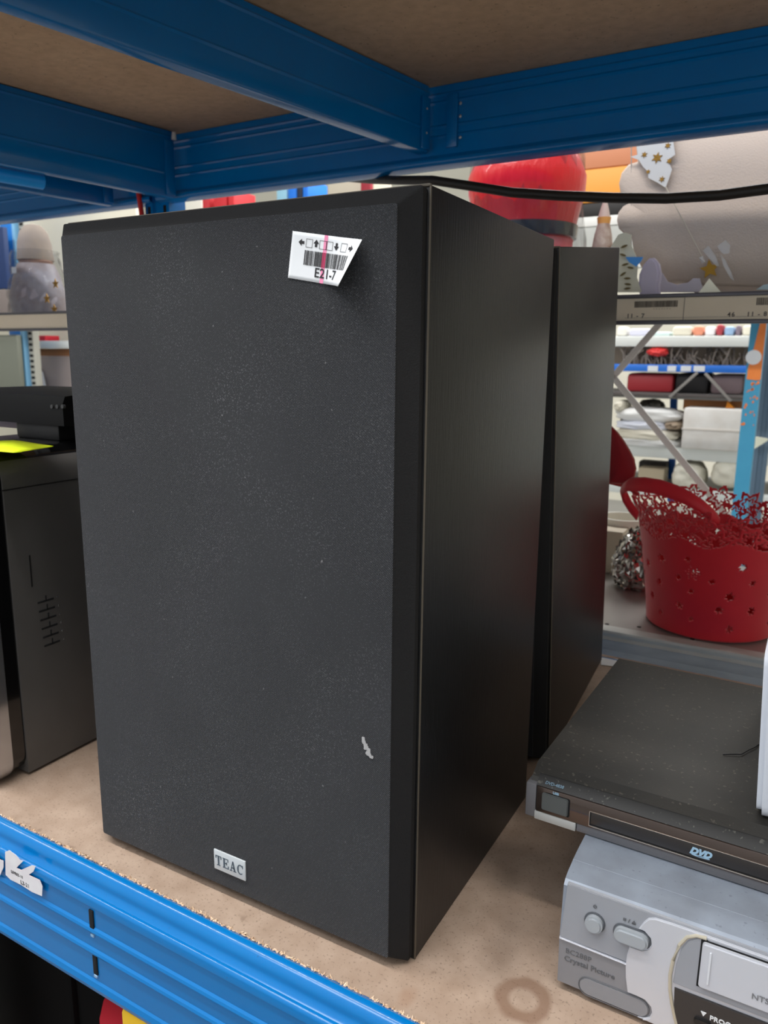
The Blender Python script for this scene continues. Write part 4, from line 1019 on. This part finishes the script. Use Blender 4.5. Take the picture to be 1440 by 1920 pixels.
# labels on blue beam
for k, (u0, u1) in enumerate(((1214, 1234), (1251, 1268), (1276, 1296), (1300, 1322))):
    ob('beam_label', 'white paper label on the blue far shelf beam, ' + ('leftmost', 'second from left', 'second from right', 'rightmost')[k] + ' of four', 'label', u0, 686, u1, 696, Y4 - .004, WHITEP, .003, 0, 'labels on the far blue beam')
def shelf_things(z, items, y=Y4 + .04):
    for it in items:
        nm, lab, cat, u0, u1, vt, m, d = it[:8]
        a = at(u0, 700, y).x; b = at(u1, 700, y).x; top = at((u0 + u1) / 2, vt, y).z
        o = box(nm, (a, y, z), (b, y + d, top), m, bev=min(.02, (top - z) * .3)); tag(o, lab, cat)
c_ = lambda n, rgb: mat(n, rgb, .6)
shelf_things(zA, [
    ('white_jar', 'cream jar on the white far shelf, next to the rear speaker edge', 'jar', 1150, 1170, 612, PORC, .1),
    ('glass_dish', 'pale glass dish on the white far shelf', 'dish', 1174, 1212, 616, c_('pale_lav', (214, 214, 232)), .1),
    ('teal_dish', 'pale green dish on the white far shelf', 'dish', 1216, 1250, 622, c_('pale_teal', (206, 226, 224)), .12),
    ('cream_tin', 'cream tin on the white far shelf behind the brace', 'tin', 1254, 1290, 612, c_('cream_tin', (228, 222, 204)), .1),
    ('orange_box', 'small orange box on the white far shelf', 'box', 1292, 1312, 611, c_('salmon', (232, 150, 120)), .1),
    ('white_carton', 'white carton next to a dark red one on the white far shelf', 'box', 1314, 1334, 612, c_('white_carton', (240, 238, 240)), .12),
    ('red_carton', 'dark red carton on the white far shelf', 'box', 1335, 1348, 608, c_('dred', (176, 60, 70)), .12),
    ('blue_carton', 'pale blue carton on the white far shelf', 'box', 1350, 1369, 612, c_('pblue', (150, 180, 215)), .12),
    ('violet_carton', 'grey-violet narrow carton on the white far shelf', 'box', 1371, 1381, 610, c_('gviolet', (130, 116, 130)), .12),
    ('cream_carton', 'cream carton at the right end of the white far shelf', 'box', 1383, 1404, 610, c_('cream2', (236, 230, 212)), .12)])
# dark twig decorations on blue shelf
rg = random.Random(5); tw = bmesh.new()
a_, b_ = at(1165, 683, Y4), at(1400, 683, Y4)
for k in range(110):
    x = rg.uniform(a_.x, b_.x); y = Y4 + rg.uniform(.02, .14); z = zB + rg.uniform(.01, .02); h = rg.uniform(.02, .085)
    p1 = Vector((x + rg.uniform(-.05, .05), y, min(z + h, zB + .095))); tube(tw, [(x, y, zB), Vector((x, y, z)).lerp(p1, .5) + Vector((rg.uniform(-.02, .02), 0, 0)), p1], .0035, 5)
tag(obj('twig_heap', tw, mat('twig_grey', (142, 132, 124), .7)), 'heap of dark grey twigs along the blue-edged far shelf', 'twigs', kind='stuff')
o = crumple('red_bow', (at(1232, 662, Y4).x, Y4 + .02, at(1232, 660, Y4).z), (.05, .03, .022), .3, 3, c_('bow_red', (228, 60, 58)), sub=3, flat=zB); tag(o, 'bright red bow on top of the grey twigs', 'bow')
o = box('brown_carton', (at(1150, 660, Y4 + .16).x, Y4 + .16, zB + .001), (at(1330, 660, Y4 + .16).x, Y4 + .27, zB + .10), c_('taupe_card', (190, 174, 156)), bev=.004); tag(o, 'long grey-brown carton behind the twigs on the blue-edged shelf', 'box')
o = box('tan_carton', (at(1334, 660, Y4 + .16).x, Y4 + .16, zB + .001), (at(1412, 660, Y4 + .16).x, Y4 + .27, zB + .10), c_('tan', (176, 160, 138)), bev=.004); tag(o, 'tan carton behind the twigs at the right end of the blue-edged shelf', 'box')
shelf_things(zC, [
    ('red_box', 'dark red lidded box on the thin dark far shelf', 'box', 1176, 1264, 700, mat('far_red', (168, 44, 52), .5), .3),
    ('black_bag', 'black rounded bag on the thin dark far shelf', 'bag', 1267, 1330, 700, c_('far_black', (22, 20, 22)), .3),
    ('mauve_basket', 'grey-mauve basket at the right of the thin dark far shelf', 'basket', 1334, 1396, 702, c_('mauve', (126, 108, 112)), .3)])
bar('inner_brace', 'thin grey brace rising right over the black bag', 'brace', at(1255, 745, Y4 - .01), at(1308, 698, Y4 - .01), .014, .004, c_('brace_grey', (150, 146, 142)))
bar('inner_brace', 'thin grey brace falling right over the mauve basket', 'brace', at(1322, 700, Y4 - .01), at(1370, 752, Y4 - .01), .014, .004, c_('brace_grey', (150, 146, 142)))
o = ob('wood_tray', 'brown wooden tray hanging below the thin dark shelf', 'tray', 1280, 750, 1392, 768, Y4 + .1, mat('far_wood', (176, 116, 64), .6, var=(12, (150, 96, 50), .8)), .2)
pr_ = pr('orange_wedge', outline([(1360, 766), (1364, 752), (1378, 766)], Y4 + .05), 'y', Y4 + .05, Y4 + .09, c_('far_orange', (245, 150, 30))); tag(pr_, 'small bright orange wedge on the big white block', 'ornament')
sv = crumple('silver_ornaments', (at(1222, 762, Y4 + .2).x, Y4 + .2, at(1222, 764, Y4 + .2).z), (.07, .05, .045), .25, 5, mat('far_silver', (130, 124, 116), .25, .7), sub=3); tag(sv, 'dull silver ornament heap above the linen pile', 'ornament')
# supports for these: a tray stack piece under them
ob('dark_crate', 'dark crate behind the linen, under the silver ornaments', 'crate', 1160, 775, 1290, 826, Y4 + .36, c_('crate_dark', (70, 62, 58)), .15)
bar('blue_strut', 'vertical blue strut behind the linen pile', 'post', at(1264, 738, Y4 + .3), at(1258, 940, Y4 + .3), .035, .03, mat('far_blue', (40, 120, 225), .4))
# linen
lin_items = [(1152, 1182, 762, 'cream'), (1164, 1215, 772, 'w'), ]
def pillow(label, u0, u1, v0, v1, y, m, seed, name='folded_linen', cat='linen', group=None, hz=.12, zmin=None):
    a, b = at(u0, v1, y), at(u1, v0, y)
    bm = bmesh.new(); bmesh.ops.create_cube(bm, size=2); bmesh.ops.subdivide_edges(bm, edges=bm.edges[:], cuts=9, use_grid_fill=True)
    for v in bm.verts:
        q = v.co.copy(); r = (abs(q.x) ** 4 + abs(q.y) ** 4 + abs(q.z) ** 4) ** .25; q = q / r
        q = Vector((q.x, q.y, q.z * (1 - .35 * abs(q.x) ** 3)))
        q += noise.noise_vector(q * 2.3 + Vector((seed, 0, 0))) * .13
        v.co = Vector(((a.x + b.x) / 2 + q.x * (b.x - a.x) / 2, y + .1 + q.y * hz, (a.z + b.z) / 2 + q.z * (b.z - a.z) / 2))
        if zmin is not None: v.co.z = max(v.co.z, zmin)
    return tag(obj(name, bm, m, ang=60), label, cat, group)
pillow('folded white linen at the bottom of the far pile, left of the big block', 1148, 1275, 824, 840, Y4, WL, 1, zmin=zD)
pillow('cream folded cloth in the middle of the far pile', 1150, 1272, 806, 823, Y4, CL_, 2)
pillow('pale blue-white cloth lying in the far pile under the top cushion', 1150, 1255, 791, 805, Y4, c_('bluewhite', (224, 228, 240)), 3)
pillow('brown-grey rolled cloth at the right of the far pile', 1244, 1278, 792, 806, Y4 - .02, c_('taupe', (150, 132, 112)), 8)
pillow('white cushion on top of the far linen pile', 1150, 1278, 768, 790, Y4, WL, 4)
pillow('small cream cushion at the top left of the far linen pile', 1150, 1170, 752, 772, Y4 - .02, CL_, 5)
bl = empty('white_bale', (0, 0, 0), 'big white wrapped bale on the far shelf beside the blue and orange post', 'bale')
a, b = at(1275, 850, Y4 - .03), at(1393, 768, Y4 - .03)
box('bale_body', (a.x, Y4 - .03, max(a.z, zD)), (b.x, Y4 + .3, b.z), mat('bale_white', (242, 240, 236), .6, var=(14, (226, 220, 212), .7), bump=(16, .8)), bl, bev=.012)
box('bale_band', (a.x - .002, Y4 - .034, b.z - .11), (b.x + .002, Y4 - .028, b.z - .10), c_('band_pale', (222, 216, 208)), bl, bev=.001)
pillow('round cream cushion low on the far rack, left one', 1256, 1322, 872, 916, Y4, CL_, 11, 'cushion', 'cushion', zmin=zE)
pillow('cream cushion low on the far rack, right one next to the post', 1330, 1394, 866, 914, Y4, CL_, 12, 'cushion', 'cushion', zmin=zE)
o = ob('dark_gap_box', 'dark box low on the far rack behind the basket handle', 'box', 1196, 868, 1250, 890, Y4 + .2, c_('crate_dark', (70, 62, 58)), .1)
o2 = ob('beige_carton', 'beige carton low on the far rack above the basket rim', 'box', 1194, 880, 1246, 916, Y4 + .05, c_('beige_c', (200, 184, 156)), .12)
# blue and orange post
def slanted(pts, y, name, label, m, th=.05):
    o = outline(pts, y); return o
bp_ = empty('rack_post', (at(1402, 760, 2.6).x, 2.6, 0), 'light blue far post with flaking orange paint and a round white sticker', 'rack post')
def lpoly(pix, y, off): return [(x - bp_.location.x, z) for x, z in outline(pix, y)]
x0_, x1_ = at(1392, 760, 2.6).x - bp_.location.x, at(1421, 760, 2.6).x - bp_.location.x
bx_ = [(x0_, FZ), (x1_, FZ), (x1_, 1.6), (x0_, 1.6)]
pr('post_channel', bx_, 'y', 0, .06, mat('aqua_paint', (70, 158, 196), .5, var=(14, (62, 146, 186), .6)), bp_)
OR = mat('orange_paint', (238, 132, 60), .5, var=(20, (246, 146, 70), .6))
def zof(v): return at(1410, v, 2.6).z
xm = (x0_ + x1_) / 2; ww = x1_ - x0_
pr('orange_patch', [(x0_ + ww * .62, zof(600)), (x1_, zof(600)), (x1_, zof(665)), (x1_, zof(712)), (x1_ - ww * .3, zof(713)), (x0_ + ww * .1, zof(711)), (x0_ + ww * .12, zof(690)), (x0_ + ww * .28, zof(668)), (x0_ + ww * .42, zof(640))], 'y', -.002, .0, OR, bp_)
pr('upper_orange_patch', [(x0_ + ww * .62, zof(599)), (x0_, zof(540)), (x0_, 1.58), (x1_, 1.58), (x1_, zof(599))], 'y', -.002, .0, OR, bp_)
rg = random.Random(9); bm = bmesh.new()
for k in range(26):
    xx = rg.uniform(x0_ + .004, x1_ - .004); z = zof(rg.uniform(715, 800)); s = rg.uniform(.002, .006)
    prism(bm, [(xx + s * rg.uniform(.5, 1) * math.cos(q), z + 1.6 * s * rg.uniform(.5, 1) * math.sin(q)) for q in (0, 1, 2, 3, 4, 5)], 'y', -.0015, 0)
obj('paint_flakes', bm, OR, bp_, sm=False)['kind'] = 'stuff'
q = at(1413, 670, 2.6); pr('round_sticker', ring(q.x - bp_.location.x, q.z, .026, 24), 'y', -.004, -.001, WHITEP, bp_)
pp = upright('rack_post', 'dull blue-grey far post at the right picture edge, behind the orange one', at(1430, 760, 2.9).x + .012, 2.9, FZ, 1.6, .05, .04, mat('slate_blue', (96, 116, 134), .5), False)
tri = pr('cream_pennant', outline([(1412, 818), (1440, 822), (1440, 826), (1414, 842)], 2.85), 'y', 2.85, 2.854, mat('cream_paper', (238, 236, 212), .6)); tag(tri, 'cream paper pennant stuck on the dull blue post at the right edge', 'pennant')
# far uprights carrying the shelves
for x in (-.95, 1.61):
    o = box('rack_post', (x, Y4 - .01, FZ), (x + .05, Y4 + .05, 1.7), WB, bev=.003); tag(o, 'white upright at the ' + ('left' if x < 0 else 'right') + ' end of the far white rack', 'rack post')
    o = box('rack_post', (x, Y4 + .50, FZ), (x + .05, Y4 + .56, 1.7), WB, bev=.003); tag(o, 'white rear upright at the ' + ('left' if x < 0 else 'right') + ' end of the far white rack', 'rack post')

# above the metal shelf, between the red figure and the beige panel: far orange sheets, black tray, white tub
Y3 = 2.2
zs = at(1120, 470, Y3).z
t = empty('far_shelf', (0, Y3, zs), 'far shelf under the orange case, hidden behind the rear speaker top', 'far shelf')
box('front_beam', (-1.4, 0, -.06), (.32, .03, 0), WB, t, bev=.003); box('shelf_pan', (-1.4, .03, -.02), (.32, .33, 0), mat('grey_pan', (150, 150, 148), .6), t, bev=0)
for x in (-1.45, .32):
    for y in (0, .28): box('leg', (x, y, FZ - zs), (x + .05, y + .05, 0), WB, t, bev=.003)
def stackbox(nm, lab, cat, v0, v1, m, u0=1035, u1=1225, d=.28, y=Y3 + .03):
    a, b = at(1120, v1, y), at(1120, v0, y); o = box(nm, (at(u0, 400, y).x, y, a.z), (at(u1, 400, y).x, y + d, b.z), m, bev=.004); return tag(o, lab, cat)
stackbox('white_tub', 'pale grey-white tub under the black tray, right of the red figure', 'tub', 425, 470, c_('tub_grey', (186, 188, 182)))
stackbox('flat_carton', 'bright white flat carton lying on the pale tub', 'box', 405, 424, c_('lid_white', (240, 240, 234)))
stackbox('black_tray', 'black tray between the orange case and the white lid', 'tray', 380, 404, c_('tray_dk', (40, 38, 36)))
stackbox('orange_case', 'bright orange case above the black tray, right of the red figure', 'case', 316, 379, mat('case_orange', (250, 170, 70), .5))
stackbox('salmon_case', 'salmon-coloured case lying on the orange case', 'case', 262, 315, mat('case_salmon', (214, 140, 100), .5))
# slit above the big speaker
Y5 = 3.2
zl = at(560, 420, Y5).z
t = empty('far_shelf', (0, Y5, zl), 'far shelf seen through the slit above the big speaker', 'far shelf')
box('front_beam', (-4.6, 0, -.06), (-1.2, .03, 0), WB, t, bev=.003); box('shelf_pan', (-4.6, .03, -.02), (-1.2, .55, 0), mat('grey_pan', (150, 150, 148), .6), t, bev=0)
for x in (-4.6, -1.25):
    for y in (0, .5): box('leg', (x, y, FZ - zl), (x + .05, y + .05, 0), WB, t, bev=.003)
def slit(nm, lab, cat, u0, u1, v0, m, d=.2, y=Y5 + .04):
    a = at(u0, 380, y).x; b = at(u1, 380, y).x; o = box(nm, (a, y, zl), (b, y + d, at((u0 + u1) / 2, v0, y).z), m, bev=.004); return tag(o, lab, cat)
slit('red_box', 'narrow dark red box in the slit over the speaker, leftmost of three', 'box', 379, 392, 362, c_('slit_red', (196, 44, 52)))
slit('red_box', 'wide red box in the slit over the speaker', 'box', 401, 425, 358, c_('slit_red2', (206, 36, 46)))
slit('red_box', 'narrow bright red box in the slit over the speaker, next to the wide one', 'box', 428, 439, 356, c_('slit_red3', (214, 40, 48)))
slit('pale_blue_box', 'pale blue box in the slit over the speaker', 'box', 519, 538, 340, c_('slit_pb', (150, 200, 222)))
slit('blue_box', 'bright blue narrow box in the slit, left of the dark one', 'box', 541, 556, 338, c_('slit_b', (10, 120, 230)))
slit('dark_box', 'dark navy box between two bright blue ones in the slit', 'box', 557, 567, 338, c_('slit_n', (20, 34, 60)))
slit('blue_box', 'bright blue narrow box in the slit, right of the dark one', 'box', 568, 577, 336, c_('slit_b', (10, 120, 230)))
slit('beige_lampshade', 'beige fan-like shade in the slit over the speaker', 'lampshade', 615, 700, 320, c_('slit_bg', (206, 196, 176)))
slit('dark_red_folder', 'dark red folder at the right of the slit over the speaker', 'folder', 676, 694, 322, c_('slit_dr', (160, 30, 48)), y=Y5 - .0, d=.03)
slit('light_board', 'white frame at the left of the slit over the speaker', 'panel', 332, 378, 350, c_('slit_w', (230, 228, 216)), .03, Y5 + .3)

# ================================================================= far left
YL = 2.3
pL = at(22, 560, YL)
upL = empty('rack_post', (pL.x, YL, 0), 'bright blue perforated upright at the left picture edge', 'rack post')
wL = at(30, 560, YL).x - at(8, 560, YL).x
box('post_face', (-wL / 2, 0, FZ), (wL / 2, .05, 1.5), mat('post_azure', (20, 130, 225), .35), upL, bev=.004)
box('pale_edge', (wL / 2 - .0, -.002, FZ), (wL / 2 + .02, .05, 1.5), mat('post_pale', (140, 200, 240), .4), upL, bev=.002)
box('rear_strip', (wL / 2 + .03, .02, FZ), (wL / 2 + .075, .06, 1.5), mat('strip_grey', (170, 170, 160), .5), upL, bev=.002)
bm = bmesh.new(); z = -.2
while z < 1.4:
    bx(bm, (wL / 2 + .038, .0185, z), (wL / 2 + .066, .0215, z + .014), 0); z += .03
obj('strip_holes', bm, DARKSLOT, upL)['kind'] = 'stuff'
def lob(nm, lab, cat, u0, v0, u1, v1, y, m, d=.25, bev=.004): return ob(nm, lab, cat, u0, v0, u1, v1, y, m, d, bev)
zq = at(100, 639, 2.5).z; zr = at(100, 762, 2.5).z; xq0, xq1 = at(36, 640, 2.5).x, at(330, 640, 2.5).x
t = empty('far_shelf', (0, 2.5, 0), 'white two-level far shelf at left, below the grey label strip', 'far shelf')
box('front_beam', (xq0, 0, zq - .042), (xq1, .03, zq), WB, t, bev=.003); box('shelf_pan', (xq0, .03, zq - .012), (xq1, .5, zq), mat('grey_pan', (150, 150, 148), .6), t, bev=0)
box('lower_beam', (xq0, 0, zr - .042), (xq1, .03, zr), WB, t, bev=.003); box('lower_pan', (xq0, .03, zr - .012), (xq1, .5, zr), mat('grey_pan', (150, 150, 148), .6), t, bev=0)
for x in (xq0 - .04, xq1):
    for y in (0, .46): box('leg', (x, y, FZ), (x + .04, y + .04, zq), WB, t, bev=.003)
bb_ = box('white_backboard', (at(24, 500, 2.7).x, 2.7, zq), (at(260, 500, 2.7).x, 2.73, at(100, 392, 2.7).z), c_('cream_board', (234, 228, 208)), bev=.003); tag(bb_, 'large cream board standing behind the wrapped grey figure', 'board')
lob('navy_cloth', 'dark navy cloth hanging left of the blue upright', 'cloth', -60, 425, 4, 545, 2.2, c_('navy', (24, 52, 100)), .03)
lob('grey_carton', 'grey-brown carton below the navy cloth at the left edge', 'box', -60, 542, 30, 600, 2.15, c_('gcarton', (126, 116, 112)), .1)
o = lob('red_cloth', 'bright red folded cloth on the white shelf at left', 'cloth', 50, 629, 84, 639, 2.51, c_('rcl', (222, 40, 60)), .1)
lob('wood_plank', 'orange-brown plank lying on the mauve carton at left', 'plank', 56, 655, 300, 667, 2.55, mat('plank', (176, 116, 70), .6), .2)
lob('mauve_carton', 'large grey-mauve carton under the brown plank at left', 'box', 70, 669.5, 300, 762, 2.55, c_('mcarton', (170, 156, 150)), .25)
wdg = pr('white_wedge', outline([(62, 762), (62, 690), (67, 684), (76, 700), (90, 762)], 2.52), 'y', 2.52, 2.54, WHITEP); tag(wdg, 'white paper wedge in front of the mauve carton at left', 'paper')
lob('grey_green_panel', 'grey-green panel at the left picture edge above the black device', 'panel', -80, 628, 30, 745, 2.25, mat('ggreen', (118, 122, 110), .6), .03)
lob('rust_box', 'small rust-coloured box between the tower and the big speaker', 'box', 104, 783, 150, 806, 2.2, c_('rust', (170, 90, 60)), .1)
lob('pale_mauve_box', 'pale mauve box below the rust-coloured one', 'box', 104, 807, 150, 850, 2.2, c_('pmauve', (184, 168, 160)), .1)
